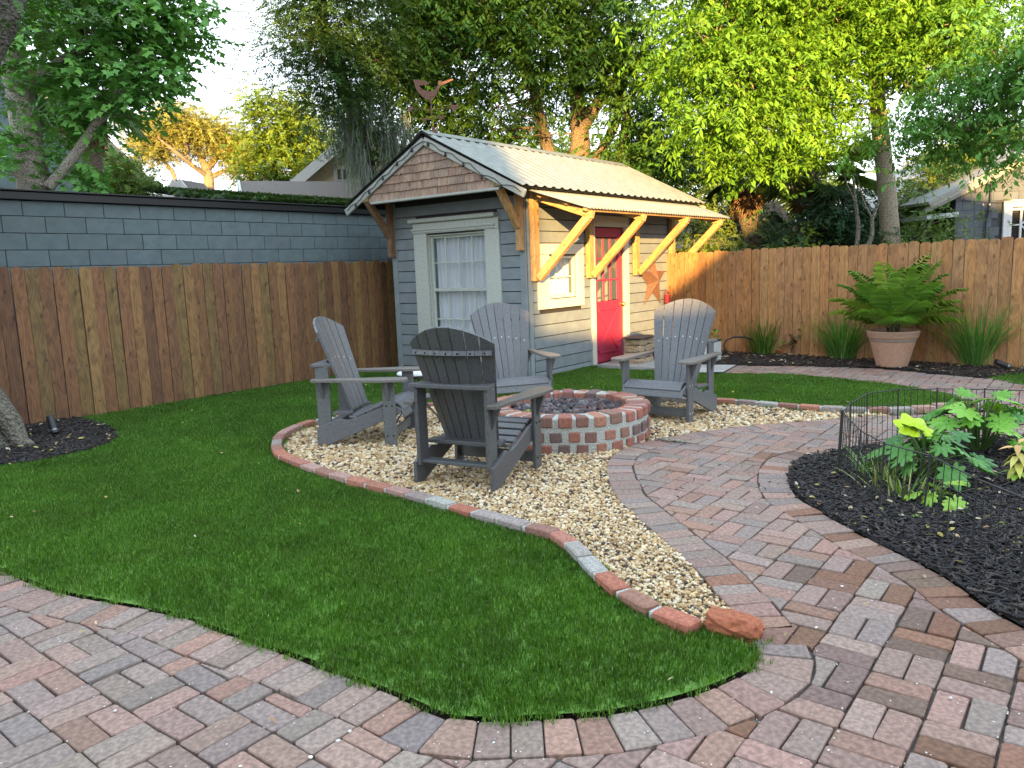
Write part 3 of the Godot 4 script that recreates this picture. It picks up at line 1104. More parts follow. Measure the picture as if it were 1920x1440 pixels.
func corrugated(p00: Vector3, p01: Vector3, p10: Vector3, p11: Vector3, pitch: float, amp: float, thick = 0.004):
	# ribbed sheet: p00-p01 is the upper edge, p10-p11 the lower one, ribs run down
	var b = MB.new()
	b.col = Color(0.285, 0.30, 0.265)
	var l = p00.distance_to(p01)
	var n = int(l / pitch * 8)
	var up = (p01 - p00).cross(p10 - p00).normalized()
	if up.y < 0: up = -up
	var prof = [0.0, 0.2, 0.95, 1.0, 0.95, 0.2, 0.0, 0.0]
	for side in 2:
		for i in n:
			var q = []
			for k in 2:
				var t = float(i + k) / n
				var w = amp * prof[(i + k) % 8] - side * thick
				q.append([p00.lerp(p01, t) + up * w, p10.lerp(p11, t) + up * w])
			b.face([q[0][0], q[1][0], q[1][1], q[0][1]], up if side == 0 else -up, [Vector2.ZERO, Vector2.ZERO, Vector2.ZERO, Vector2.ZERO])
	return b

func build_shed():
	var shed = thing("garden_shed", "small grey board-sided garden shed with corrugated roof and red door", "shed", C, deg_to_rad(-38.09))
	var grey = [0.225, 0.26, 0.275]
	var cream = Color(0.52, 0.55, 0.50)
	var FRONT = func(x, y, o): return Vector3(-x, y, o)        # x: metres left of the corner
	var SIDE = func(x, y, o): return Vector3(o, y, -x)         # x: metres back from the corner
	var any = func(_y): return [-1.0, 99.0]
	# --- wall cores behind the boards, open at windows and door ---
	var fw = obj(wall_core([[0.70, 1.84, 0.38, 2.08]], SW, 2.60, FRONT), "front_wall", M.dark, shed)
	sidings(fw, 0.10, SW - 0.10, [[0.48, 2.07, 0.30, 2.30]], any, FRONT, grey)
	var sw = obj(wall_core([[0.47, 1.20, 1.10, 1.70], [1.70, 2.60, -0.1, 2.13]], SD, 2.60, SIDE), "side_wall", M.dark, shed)
	sidings(sw, 0.10, SD - 0.08, [[0.23, 1.33, 0.98, 1.86], [1.63, 2.71, -0.1, 2.28]], any, SIDE, grey)
	var bw = MB.new()
	bw.col = Color(grey[0], grey[1], grey[2])
	bw.box(Transform3D(Basis(), Vector3(-SW / 2, 1.3, -SD + 0.05)), Vector3(SW - 0.3, 2.6, 0.1), 0.0)
	obj(bw, "back_wall", M.siding, shed)
	bw = MB.new()
	bw.col = Color(grey[0], grey[1], grey[2])
	bw.box(Transform3D(Basis(), Vector3(-SW + 0.05, 1.3, -SD / 2)), Vector3(0.1, 2.6, SD - 0.1), 0.0)
	obj(bw, "far_wall", M.siding, shed)
	var fl = MB.new()
	fl.box(Transform3D(Basis(), Vector3(-SW / 2, 0.02, -SD / 2)), Vector3(SW - 0.3, 0.05, SD - 0.3), 0.0)
	obj(fl, "floor", M.dark, shed)
	# corner boards
	for q in [[0.012, 0.05, 0.0, 0.1], [2.55, 0.012, 0.0, 0.1]]:
		pass
	for e in [[FRONT, 0.05, 0.1], [FRONT, SW - 0.05, 0.1], [SIDE, 0.038, 0.075], [SIDE, SD - 0.04, 0.08]]:
		var b = MB.new()
		b.col = Color(grey[0] * 1.12, grey[1] * 1.12, grey[2] * 1.12)
		var o = e[0].call(e[1], 1.3, 0.014)
		var sz = Vector3(e[2], 2.58, 0.028) if e[0] == FRONT else Vector3(0.028, 2.58, e[2])
		b.box(Transform3D(Basis(), o), sz, 0.003)
		obj(b, "corner_board", M.siding, shed)
	# --- front window ---
	var B = func(base, col, parent, xa, xb, ya, yb, za, zb, place, e = 0.004, m = M.paint):
		var b = MB.new()
		b.col = col
		var p0 = place.call(xa, ya, za)
		var p1 = place.call(xb, yb, zb)
		b.box(Transform3D(Basis(), (p0 + p1) * 0.5), (p1 - p0).abs(), e)
		return obj(b, base, m, parent)
	var win = B.call("front_window", cream, shed, 1.84, 2.10, 0.30, 2.10, 0.0, 0.045, FRONT)
	B.call("casing", cream, win, 0.44, 0.70, 0.30, 2.10, 0.0, 0.045, FRONT)
	B.call("header", cream, win, 0.44, 2.10, 2.103, 2.26, 0.0, 0.052, FRONT)
	B.call("cap", cream, win, 0.48, 2.16, 2.263, 2.325, 0.0, 0.105, FRONT, 0.012)
	B.call("bead", cream, win, 0.50, 2.13, 2.15, 2.175, 0.05, 0.070, FRONT, 0.006)
	B.call("bead", cream, win, 0.52, 2.12, 2.118, 2.138, 0.05, 0.064, FRONT, 0.005)
	B.call("sill", cream, win, 0.42, 2.12, 0.25, 0.297, 0.0, 0.09, FRONT, 0.008)
	for x in [[0.70, 0.715], [1.825, 1.84]]:
		B.call("jamb", cream, win, x[0], x[1], 0.38, 2.08, -0.10, 0.0, FRONT, 0.0)
	B.call("jamb", cream, win, 0.715, 1.825, 2.065, 2.10, -0.10, 0.0, FRONT, 0.0)
	window(win, FRONT, 0.715, 1.825, 0.38, 2.065, 4, 2, 1.263, cream, 0.075)
	# --- small side window ---
	var sc = Color(0.66, 0.64, 0.54)
	var w2 = B.call("side_window", sc, shed, 0.20, 0.45, 0.96, 1.72, 0.0, 0.040, SIDE)
	B.call("casing", sc, w2, 1.22, 1.365, 0.96, 1.72, 0.0, 0.040, SIDE)
	B.call("header", sc, w2, 0.20, 1.365, 1.723, 1.87, 0.0, 0.046, SIDE)
	B.call("sill", sc, w2, 0.452, 1.218, 0.962, 1.09, 0.0, 0.060, SIDE)
	for x in [[0.452, 0.47], [1.20, 1.218]]:
		B.call("jamb", sc, w2, x[0], x[1], 1.09, 1.72, -0.08, 0.038, SIDE, 0.0)
	window(w2, SIDE, 0.475, 1.195, 1.10, 1.70, 3, 2, -1.0, sc, 0.05)
	# --- door ---
	var red = Color(0.40, 0.028, 0.075)
	var dr = B.call("door", red, shed, 1.705, 2.595, 0.02, 0.98, -0.055, -0.015, SIDE)
	B.call("stile", red, dr, 1.705, 1.83, 0.982, 2.12, -0.055, -0.015, SIDE)
	B.call("stile", red, dr, 2.47, 2.595, 0.982, 2.12, -0.055, -0.015, SIDE)
	B.call("top_rail", red, dr, 1.832, 2.468, 1.98, 2.12, -0.055, -0.016, SIDE)
	for i in range(1, 3):
		var x = lerpf(1.83, 2.47, i / 3.0)
		B.call("glazing_bar", red, dr, x - 0.014, x + 0.014, 0.982, 1.978, -0.050, -0.020, SIDE)
		var y = lerpf(0.98, 1.98, i / 3.0)
		B.call("glazing_bar", red, dr, 1.832, 2.468, y - 0.013, y + 0.013, -0.052, -0.022, SIDE)
	for i in 3:
		for j in 3:
			var b = MB.new()
			var xa = lerpf(1.83, 2.47, i / 3.0) + 0.012
			var xb = lerpf(1.83, 2.47, (i + 1) / 3.0) - 0.012
			var ya = lerpf(0.98, 1.98, j / 3.0) + 0.012
			var yb = lerpf(0.98, 1.98, (j + 1) / 3.0) - 0.012
			b.face([SIDE.call(xa, ya, -0.036), SIDE.call(xb, ya, -0.036), SIDE.call(xb, yb, -0.036), SIDE.call(xa, yb, -0.036)], Vector3.RIGHT, [Vector2.ZERO, Vector2.ZERO, Vector2.ZERO, Vector2.ZERO])
			obj(b, "pane", M.glass, dr)
	# raised frame and cross of the lower panel
	for q in [[1.84, 2.46, 0.84, 0.87], [1.84, 2.46, 0.16, 0.19]]:
		B.call("moulding", red, dr, q[0], q[1], q[2], q[3], -0.016, 0.004, SIDE)
	for s in [[1.84, 0.19, 2.46, 0.84], [1.84, 0.84, 2.46, 0.19]]:
		var b = MB.new()
		b.col = red
		b.bar(SIDE.call(s[0], s[1], -0.010 + 0.002 * signf(s[3] - s[1])), SIDE.call(s[2], s[3], -0.010 + 0.002 * signf(s[3] - s[1])), 0.075, 0.026, Vector3(0, -1, 0.3))
		obj(b, "cross_brace", M.paint, dr)
	var kb = MB.new()
	kb.lathe([Vector2(0.0, -0.016), Vector2(0.028, -0.016), Vector2(0.028, -0.008), Vector2(0.012, -0.004), Vector2(0.012, 0.03), Vector2(0.03, 0.038), Vector2(0.034, 0.055), Vector2(0.024, 0.07), Vector2(0.0, 0.073)], 16, Transform3D(Basis(Vector3.BACK, Vector3.RIGHT, Vector3.UP), SIDE.call(2.53, 0.91, 0.0)))
	obj(kb, "handle", M.brass, dr)
	var thr = Color(0.62, 0.60, 0.52)
	B.call("door_casing", thr, shed, 1.59, 1.70, 0.0, 2.13, -0.06, 0.040, SIDE)
	B.call("door_casing", thr, shed, 2.60, 2.74, 0.0, 2.13, -0.06, 0.040, SIDE)
	B.call("door_casing", thr, shed, 1.59, 2.74, 2.133, 2.30, -0.06, 0.044, SIDE)
	build_shed_roof(shed)

func wall_core(holes: Array, length: float, height: float, place: Callable):
	# wall of 0.1 m built round its openings
	var b = MB.new()
	var xs = [0.0, length]
	for h in holes:
		xs.append(h[0]); xs.append(h[1])
	xs.sort()
	for i in xs.size() - 1:
		var xm = (xs[i] + xs[i + 1]) * 0.5
		var ys = [[0.0, height]]
		for h in holes:
			if xm > h[0] and xm < h[1]:
				ys = [[0.0, h[2]], [h[3], height]]
		for y in ys:
			if y[1] - y[0] > 0.01:
				var p0 = place.call(xs[i], y[0], -0.1)
				var p1 = place.call(xs[i + 1], y[1], 0.0)
				b.box(Transform3D(Basis(), (p0 + p1) * 0.5), (p1 - p0).abs(), 0.0)
	return b

func build_shed_roof(shed: Node3D):
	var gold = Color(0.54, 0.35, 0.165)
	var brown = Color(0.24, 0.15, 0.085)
	var trim = Color(0.36, 0.37, 0.335)
	var T = func(base, a, b, w, d, side, col, parent = shed, m = M.timber):
		var k = MB.new()
		k.col = jit(col, 0.08)
		k.uo = Vector2(rf(0, 3), rf(0, 3))
		k.bar(a, b, w, d, side, 0.006)
		return obj(k, base, m, parent)
	# main roof
	var zf = 0.58
	var zb = -4.90
	var ap = Vector3(-1.30, 3.44, 0)
	for s in [1.0, -1.0]:
		var ev = Vector3(-1.30 + s * 1.70, 2.575, 0)
		var b = corrugated(Vector3(ap.x, ap.y, zf), Vector3(ap.x, ap.y, zb), Vector3(ev.x, ev.y, zf), Vector3(ev.x, ev.y, zb), 0.20, 0.022)
		obj(b, "roof_sheet", M.metal_roof, shed)
		# boards under the sheet
		var dn = (ev - ap).normalized()
		var nn = Vector3(-dn.y, dn.x, 0) * s
		var k = MB.new()
		k.col = Color(0.10, 0.075, 0.055)
		var mid = (ap + ev) * 0.5 - nn * 0.028
		k.box(Transform3D(Basis(dn, nn * s, Vector3(0, 0, 1)), Vector3(mid.x, mid.y, (zf + zb) * 0.5)), Vector3((ev - ap).length() - 0.06, 0.03, zf - zb - 0.06), 0.0)
		obj(k, "roof_deck", M.dark, shed)
		# rake boards, front and back
		for z in [zf - 0.035, zb + 0.035]:
			T.call("rake_board", Vector3(ap.x, ap.y - 0.115, z), Vector3(ev.x, ev.y - 0.10, z) + dn * 0.01, 0.105, 0.035, Vector3(dn.y, -dn.x, 0), trim, shed, M.paint)
	var cap = MB.new()
	cap.col = Color(0.28, 0.30, 0.27)
	for s in [1.0, -1.0]:
		var dn = Vector3(s * 1.70, -0.865, 0).normalized()
		var o = ap + Vector3(0, 0.026, 0)
		cap.box(Transform3D(Basis(dn, Vector3(-dn.y * s, dn.x * s, 0), Vector3(0, 0, s)), Vector3(o.x, o.y, (zf + zb) * 0.5) + dn * 0.085), Vector3(0.17, 0.006, zf - zb + 0.02), 0.0)
	obj(cap, "ridge_cap", M.metal_roof, shed)
	# gable wall above the beam: dark board behind single shingles
	var zg = 0.50
	var g = MB.new()
	g.col = Color(0.06, 0.05, 0.045)
	g.prism(PackedVector2Array([Vector2(-2.62, 2.585), Vector2(0.02, 2.585), Vector2(0.02, 2.64), Vector2(-1.30, 3.33), Vector2(-2.62, 2.64)]), zg - 0.05, zg, Transform3D())
	var gable = obj(g, "gable", M.dark, shed)
	var row = 0
	while row < 7:
		var y0 = 2.585 + row * 0.113
		var half = 1.30 * (1.0 - (y0 - 2.60) / 0.70)
		if half < 0.04:
			break
		var x = -1.30 - half
		while x < -1.30 + half - 0.02:
			var w = rf(0.085, 0.20)
			var x1 = minf(x + w, -1.30 + half)
			var h = 0.135
			var lim = func(px): return 2.62 + 0.705 * (1.0 - absf(px + 1.30) / 1.32)
			var poly = PackedVector2Array([Vector2(x + 0.0015, rf(-0.007, 0.004)), Vector2(x1 - 0.0015, rf(-0.007, 0.004)), Vector2(x1 - 0.0015, minf(h, lim.call(x1) - y0)), Vector2(x + 0.0015, minf(h, lim.call(x) - y0))])
			if poly[2].y > 0.02 or poly[3].y > 0.02:
				poly[2].y = maxf(poly[2].y, 0.006)
				poly[3].y = maxf(poly[3].y, 0.006)
				var k = MB.new()
				k.uo = Vector2(rf(0, 3), rf(0, 3))
				var t = pick([[0.34, 0.26, 0.22], [0.36, 0.275, 0.235], [0.31, 0.225, 0.19], [0.35, 0.275, 0.24], [0.33, 0.245, 0.205]])
				k.col = jit(Color(t[0], t[1], t[2]), 0.14)
				k.prism(poly, 0.0, 0.014, Transform3D(Basis(Vector3.RIGHT, -0.14), Vector3(0, y0, zg + 0.020)), 0.002)
				obj(k, "shingle", M.shingle, gable)
			x = x1
		row += 1
	T.call("gable_trim", Vector3(-2.45, 2.570, zg + 0.022), Vector3(0.0, 2.570, zg + 0.022), 0.035, 0.07, UP, trim, shed, M.paint)
	var sof = MB.new()
	sof.col = Color(0.10, 0.115, 0.12)
	sof.box(Transform3D(Basis(), Vector3(-1.3, 2.606, 0.24)), Vector3(2.5, 0.02, 0.48), 0.0)
	obj(sof, "soffit", M.dark, shed)
	# beams and knee braces
	for x in [-2.56, -0.02]:
		var olive = Color(0.22, 0.19, 0.06)
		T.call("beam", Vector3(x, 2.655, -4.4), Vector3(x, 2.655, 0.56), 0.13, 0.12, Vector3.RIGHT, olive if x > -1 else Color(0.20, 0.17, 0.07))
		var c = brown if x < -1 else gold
		var px = -2.555 if x < -1 else -0.055
		T.call("bracket_post", Vector3(px, 1.78, 0.075), Vector3(px, 2.595, 0.075), 0.085, 0.092, Vector3.RIGHT, c)
		T.call("knee_brace", Vector3(px, 2.10, 0.10), Vector3(px, 2.60, 0.50), 0.080, 0.10, Vector3.RIGHT, c)
	# awning over the door
	var zz = [-0.10, -1.50, -2.93, -4.24]
	for i in 4:
		var z = zz[i]
		var p = T.call("awning_post", Vector3(0.066, 1.36, z), Vector3(0.066, 2.58, z), 0.13, 0.075, Vector3.BACK, gold)
		T.call("strut", Vector3(0.125, 1.40, z), Vector3(0.93, 2.17, z), 0.085, 0.105, Vector3.BACK, gold, p)
		T.call("rafter", Vector3(0.105, 2.495, z), Vector3(1.0, 2.185, z), 0.085, 0.10, Vector3.BACK, gold, p)
	for q in [[0.33, 2.488], [0.66, 2.374], [0.95, 2.273]]:
		T.call("purlin", Vector3(q[0], q[1] - 0.018, 0.02 if q[0] > 0.5 else 0.15), Vector3(q[0], q[1] - 0.018, -4.42), 0.06, 0.035, Vector3(1, -0.35, 0), gold)
	var aw = corrugated(Vector3(0.20, 2.572, 0.36), Vector3(0.20, 2.572, -4.72), Vector3(1.03, 2.262, 0.0), Vector3(1.03, 2.262, -4.50), 0.09, 0.018)
	obj(aw, "awning_sheet", M.metal_roof, shed)
	# string of small bulbs along the gable boards
	var cord = MB.new()
	cord.col = Color(0.02, 0.02, 0.02)
	var pts = []
	for i in 33:
		var t = i / 32.0
		var a = Vector3(-2.95, 2.50, 0.572)
		var b = Vector3(-1.30, 3.335, 0.572)
		var d = Vector3(0.36, 2.50, 0.572)
		var q = a.lerp(b, t * 2) if t < 0.5 else b.lerp(d, t * 2 - 1)
		q.y += 0.022 * sin(t * 60.0) + (-0.03 if i > 24 and i < 30 else 0.0)
		pts.append(q)
	cord.tube(pts, [0.005], 5)
	var st = put(self, Node3D.new(), "string_lights")
	st.transform = shed.transform
	tag(st, "thin black cord of small unlit bulbs strung along the shed's gable boards", "string lights")
	obj(cord, "cord", M.dark_metal, st)
	for i in range(2, 31, 3):
		var k = MB.new()
		k.col = Color(0.03, 0.03, 0.03)
		k.lathe([Vector2(0.0, -0.05), Vector2(0.012, -0.045), Vector2(0.017, -0.03), Vector2(0.012, -0.01), Vector2(0.011, 0.012), Vector2(0.0, 0.014)], 8, Transform3D(Basis(), pts[i] + Vector3(0, -0.012, 0.008)))
		obj(k, "bulb", M.dark_metal, st)

# ---------- neighbours ----------
func build_garage():
	# painted block wall parallel to the left fence, with a dark low roof
	var o0 = Vector3(-5.84, 0, -8.73)
	var turn = atan2(0.787, 0.617)
	var g = thing("block_garage", "low blue-grey painted concrete block garage with black roof edge behind the left fence", "garage", o0, turn)
	# local x runs along the wall away from the camera, z towards the yard
	var tone = Color(0.13, 0.17, 0.178)
	var b = MB.new()
	b.col = Color(tone.r * 0.55, tone.g * 0.55, tone.b * 0.55)
	b.box(Transform3D(Basis(), Vector3(4.97, 1.25, -2.6)), Vector3(9.9, 2.5, 5.0), 0.0)
	var core = obj(b, "wall", M.block, g)
	for row in range(6, 12):
		var y = 0.195 * row + 0.40
		var x = 0.02 - (0.23 if row % 2 else 0.0)
		while x < 7.4:
			var x0 = maxf(x, 0.02)
			var x1 = x + 0.454
			var top = minf(y + 0.1895, 2.52)
			if top - y > 0.03:
				var k = MB.new()
				k.col = jit(tone, 0.05)
				k.box(Transform3D(Basis(), Vector3((x0 + x1) / 2, (y + top) / 2, -0.085 + rf(-0.0015, 0.0015))), Vector3(x1 - x0, top - y, 0.04), 0.005)
				obj(k, "block", M.block, core)
			x = x1 + 0.006
		if y > 2.45: break
	var f = MB.new()
	f.col = Color(0.02, 0.024, 0.03)
	f.box(Transform3D(Basis(), Vector3(4.5, 2.575, -0.03)), Vector3(11.2, 0.095, 0.06), 0.008)
	f.box(Transform3D(Basis(), Vector3(4.5, 2.635, -0.02)), Vector3(11.2, 0.02, 0.10), 0.004)
	obj(f, "roof_edge", M.dark_metal, g)
	f = MB.new()
	f.col = Color(0.06, 0.065, 0.07)
	f.box(Transform3D(Basis(), Vector3(4.5, 2.60, -2.6)), Vector3(11.2, 0.06, 5.0), 0.0)
	var rf0 = obj(f, "roof", M.roofing, g)
	# shingled part of the roof, rising away
	f = MB.new()
	f.col = Color(0.07, 0.075, 0.08)
	var rows = 7
	for i in rows:
		var z0 = -0.12 - i * 0.2
		f.box(Transform3D(Basis.from_euler(Vector3(0.10, 0, 0)), Vector3(5.85 + i * 0.02, 2.655 + i * 0.032, z0 - 0.1)), Vector3(6.0, 0.02, 0.225), 0.004)
	obj(f, "shingle_roof", M.roofing, g)
	# recessed side at the left end
	f = MB.new()
	f.col = Color(0.16, 0.135, 0.12)
	for r in 12:
		for k in 3:
			f.box(Transform3D(Basis(), Vector3(-0.24 - k * 0.47, 0.1 + r * 0.2, -0.45)), Vector3(0.46, 0.19, 0.2), 0.005)
	obj(f, "side_wall", M.block, g)
	# resurrection fern and pine straw along the roof
	var lf = MB.new()
	for i in 7:
		var a = i * 0.9
		for s in [-1.0, 1.0]:
			var d = Vector3(cos(a), 0.7, sin(a)) * 0.5
			var w = Vector3(-sin(a), 0.2, cos(a)) * 0.16 * s
			lf.face([Vector3.ZERO, d * 0.5 + w, d * 1.0 + Vector3(0, -0.1, 0)], UP, [Vector2.ZERO, Vector2.ZERO, Vector2.ZERO])
	var xs = []
	var cs = []
	for i in 2600:
		var x = rf(2.75, 8.6)
		var ridge = rng.randf() < 0.8
		var z = (-1.52 + rf(-0.1, 0.22)) if ridge else (-0.2 - rng.randf() * 1.2 * clampf(1.2 - (x - 2.75), 0, 1))
		xs.append(Transform3D(Basis.from_euler(Vector3(rf(-0.7, 0.7), rf(0, TAU), rf(-0.5, 0.5))).scaled(Vector3.ONE * rf(0.10, 0.2)), Vector3(x, 2.66 + (-z - 0.12) * 0.16, z)))
		cs.append(jit(Color(0.045, 0.085, 0.025), 0.35))
	var fern = many(lf.mesh(), M.leaf, xs, cs, self, "roof_fern")
	fern.transform = g.transform
	tag(fern, "dark green ferns growing along the ridge of the garage's shingle roof", "fern")

func gable_house(base: String, label: String, at: Vector3, turn: float, w: float, d: float, eave: float, ridge: float, wallc: Color, roofc: Color, trimc: Color, over = 0.35) -> Node3D:
	# plain far house: gable end looks along local +z
	var h = thing(base, label, "house", at, turn)
	var b = MB.new()
	b.col = wallc
	b.prism(PackedVector2Array([Vector2(-w / 2, 0), Vector2(w / 2, 0), Vector2(w / 2, eave), Vector2(0, ridge - 0.05), Vector2(-w / 2, eave)]), -d, 0.0, Transform3D())
	obj(b, "wall", M.siding, h)
	for s in [1.0, -1.0]:
		var sl = (ridge - eave) / (w / 2)
		var dn = Vector3(s, -sl, 0).normalized()
		var len = Vector2(w / 2 + over, (w / 2 + over) * sl).length()
		b = MB.new()
		b.col = roofc
		var c = Vector3(0, ridge + 0.06, -d / 2) + dn * (len / 2)
		b.box(Transform3D(Basis(dn, Vector3(-dn.y * s, dn.x * s, 0), Vector3(0, 0, s)), c), Vector3(len, 0.10, d + over * 2), 0.0)
		obj(b, "roof", M.roofing, h)
		b = MB.new()
		b.col = trimc
		b.box(Transform3D(Basis(dn, Vector3(-dn.y * s, dn.x * s, 0), Vector3(0, 0, s)), Vector3(c.x, c.y - 0.05, over + 0.02)), Vector3(len + 0.03, 0.24, 0.05), 0.0)
		obj(b, "rake_board", M.paint, h)
	return h

func house_window(h: Node3D, x: float, y: float, z: float, w: float, t: float, trim: Color):
	var b = MB.new()
	b.col = trim
	for s in [-1.0, 1.0]:
		b.box(Transform3D(Basis(), Vector3(x + s * (w / 2 + 0.05), y, z + 0.02)), Vector3(0.1, t + 0.2, 0.05), 0.004)
		b.box(Transform3D(Basis(), Vector3(x, y + s * (t / 2 + 0.05), z + 0.021)), Vector3(w, 0.1, 0.05), 0.004)
	b.box(Transform3D(Basis(), Vector3(x, y, z + 0.012)), Vector3(w, 0.045, 0.03), 0.0)
	b.box(Transform3D(Basis(), Vector3(x, y, z + 0.013)), Vector3(0.03, t, 0.028), 0.0)
	var f = obj(b, "window", M.paint, h)
	b = MB.new()
	b.col = Color(0.05, 0.055, 0.06)
	b.box(Transform3D(Basis(), Vector3(x, y, z + 0.004)), Vector3(w, t, 0.006), 0.0)
	obj(b, "pane", M.paint, f)

func build_far_houses():
	# beige house with steep gable left of the shed, seen over the garage
	var p = Vector3(-3.60, 3.49, -20.69)
	var h = gable_house("beige_house", "sunlit beige clapboard house with steep gable and one window, far behind the shed's left side", Vector3(p.x, 0, p.z), 0.25, 4.2, 6.0, 3.6, 5.30, Color(0.70, 0.58, 0.38), Color(0.26, 0.25, 0.24), Color(0.72, 0.70, 0.64))
	house_window(h, -0.62, 3.95, 0.0, 0.24, 0.55, Color(0.7, 0.68, 0.62))
	p = Vector3(-6.25, 3.43, -19.00)
	h = gable_house("shingle_roof_house", "low house with grey shingle roof and white gable, behind the garage roof", Vector3(p.x, 0, p.z), -1.2, 2.0, 6.5, 3.10, 3.74, Color(0.50, 0.46, 0.38), Color(0.22, 0.19, 0.165), Color(0.74, 0.73, 0.70), 0.1)
	p = Vector3(-7.21, 3.37, -17.58)
	h = gable_house("white_gable_house", "small white gable end peeping over the garage roof beside the ferns", Vector3(p.x, 0, p.z), -0.2, 0.8, 0.8, 3.15, 3.66, Color(0.7, 0.66, 0.58), Color(0.20, 0.18, 0.16), Color(0.75, 0.74, 0.7), 0.08)
	p = Vector3(-12.26, 4.36, -20.63)
	h = gable_house("blue_roof_house", "blue-grey house with pale blue metal roof behind the left trees", Vector3(p.x - 1.0, 0, p.z), 1.2, 9.0, 9.0, 4.7, 7.8, Color(0.12, 0.17, 0.18), Color(0.33, 0.46, 0.62), Color(0.12, 0.14, 0.15), 0.5)
	p = Vector3(6.87, 2.19, -20.90)
	h = gable_house("hut", "low brown hut with a weathered roof behind the right fence", Vector3(p.x, 0, p.z), 0.5, 2.4, 2.6, 2.05, 2.95, Color(0.05, 0.04, 0.035), Color(0.20, 0.15, 0.12), Color(0.16, 0.12, 0.09), 0.3)

func build_house_right():
	var z = -15.5
	var h = thing("grey_shingle_house", "dark slate-grey shingled house end with white-trimmed window behind the right fence", "house", Vector3(8.88, 0, z))
	# local origin at the wall's left corner
	var slate = Color(0.105, 0.125, 0.15)
	var b = MB.new()
	b.col = Color(slate.r * 0.6, slate.g * 0.6, slate.b * 0.6)
	b.prism(PackedVector2Array([Vector2(0, 0), Vector2(5.6, 0), Vector2(5.6, 2.6), Vector2(2.8, 3.95), Vector2(0, 2.6)]), -7.0, -0.03, Transform3D())
	var wall = obj(b, "wall", M.siding, h)
	var y = 1.5
	var r = 0
	while y < 3.5:
		var x = 0.0 - rf(0, 0.12)
		while x < 2.4:
			var w = rf(0.13, 0.34)
			var x0 = maxf(x, 0.0)
			var x1 = x + w - 0.004
			x += w
			var lim = 2.58 + x0 * 0.46
			if (x1 > 0.92 and x0 < 2.4 and y < 2.5 and y + 0.16 > 1.2) or y > lim - 0.02:
				continue
			var k = MB.new()
			k.col = jit(slate, 0.06)
			k.prism(PackedVector2Array([Vector2(x0, y), Vector2(x1, y), Vector2(x1, minf(y + 0.168, 2.58 + x1 * 0.46)), Vector2(x0, minf(y + 0.168, lim))]), -0.025, 0.0 + rf(0, 0.004), Transform3D(), 0.003)
			obj(k, "shingle", M.siding, wall)
		y += 0.171
		r += 1
	var white = Color(0.66, 0.69, 0.70)
	var grey = Color(0.50, 0.50, 0.47)
	var sl = Vector3(1, 0.466, 0).normalized()
	for s in 2:
		var k = MB.new()
		k.col = grey if s == 0 else Color(0.40, 0.40, 0.38)
		var a = Vector3(-0.68, 2.33 + 0.13 - s * 0.10, 0.30 - s * 0.16)
		k.bar(a, a + sl * 3.8, 0.10 if s == 0 else 0.09, 0.05, Vector3(-sl.y, sl.x, 0))
		obj(k, "rake_board", M.paint, h)
	b = MB.new()
	b.col = Color(0.42, 0.42, 0.40)
	b.box(Transform3D(Basis(sl, Vector3(-sl.y, sl.x, 0), Vector3.BACK), Vector3(-0.70, 2.52, -3.4) + sl * 1.9), Vector3(3.9, 0.06, 7.6), 0.0)
	b.box(Transform3D(Basis(Vector3(sl.x, -sl.y, 0), Vector3(sl.y, sl.x, 0), Vector3.BACK), Vector3(4.45, 3.42, -3.4)), Vector3(3.9, 0.06, 7.6), 0.0)
	obj(b, "roof", M.roofing, h)
	b = MB.new()
	b.col = Color(0.62, 0.68, 0.74)
	b.prism(PackedVector2Array([Vector2(-0.62, 2.20), Vector2(0.0, 2.24), Vector2(0.0, 2.33), Vector2(-0.62, 2.29)]), -4.0, 0.12, Transform3D())
	obj(b, "side_eave", M.paint, h)
	# window
	var win = MB.new()
	win.col = white
	win.box(Transform3D(Basis(), Vector3(1.015, 1.7, 0.03)), Vector3(0.17, 1.62, 0.05), 0.004)
	var wn = obj(win, "window", M.paint, h)
	var bits = [[1.72, 2.46, 1.30, 0.14, 0.05], [1.72, 2.345, 1.24, 0.05, 0.04], [1.285, 1.7, 0.045, 1.24, 0.03]]
	for q in bits:
		var k = MB.new()
		k.col = white
		k.box(Transform3D(Basis(), Vector3(q[0], q[1], 0.032)), Vector3(q[2], q[3], q[4]), 0.004)
		obj(k, "casing", M.paint, wn)
	for q in [[1.11, 2.04, 1.285, 2.04], [1.285, 2.04, 1.50, 2.20], [1.285, 2.04, 1.50, 1.84], [1.50, 2.2, 1.7, 2.2], [1.5, 1.84, 1.7, 1.84]]:
		var k = MB.new()
		k.col = white
		k.bar(Vector3(q[0], q[1], 0.03), Vector3(q[2], q[3], 0.03), 0.03, 0.02, Vector3(0, 1, 0.01) if absf(q[1] - q[3]) < 0.01 else Vector3.RIGHT)
		obj(k, "glazing_bar", M.paint, wn)
	b = MB.new()
	b.col = Color(0.045, 0.04, 0.035)
	for i in 16:
		b.box(Transform3D(Basis.from_euler(Vector3(0.5, 0, 0)), Vector3(1.72, 1.2 + i * 0.07, 0.002)), Vector3(1.2, 0.062, 0.006), 0.0)
	obj(b, "blind", M.paint, wn)
	# drain pipe and a cable with two bulbs
	b = MB.new()
	b.col = Color(0.05, 0.065, 0.085)
	b.tube([Vector3(0.60, 1.3, 0.04), Vector3(0.60, 2.1, 0.04), Vector3(0.63, 2.3, 0.045), Vector3(0.66, 2.45, 0.04), Vector3(0.66, 2.85, 0.04)], [0.022], 6)
	obj(b, "pipe", M.paint, h)
	b = MB.new()
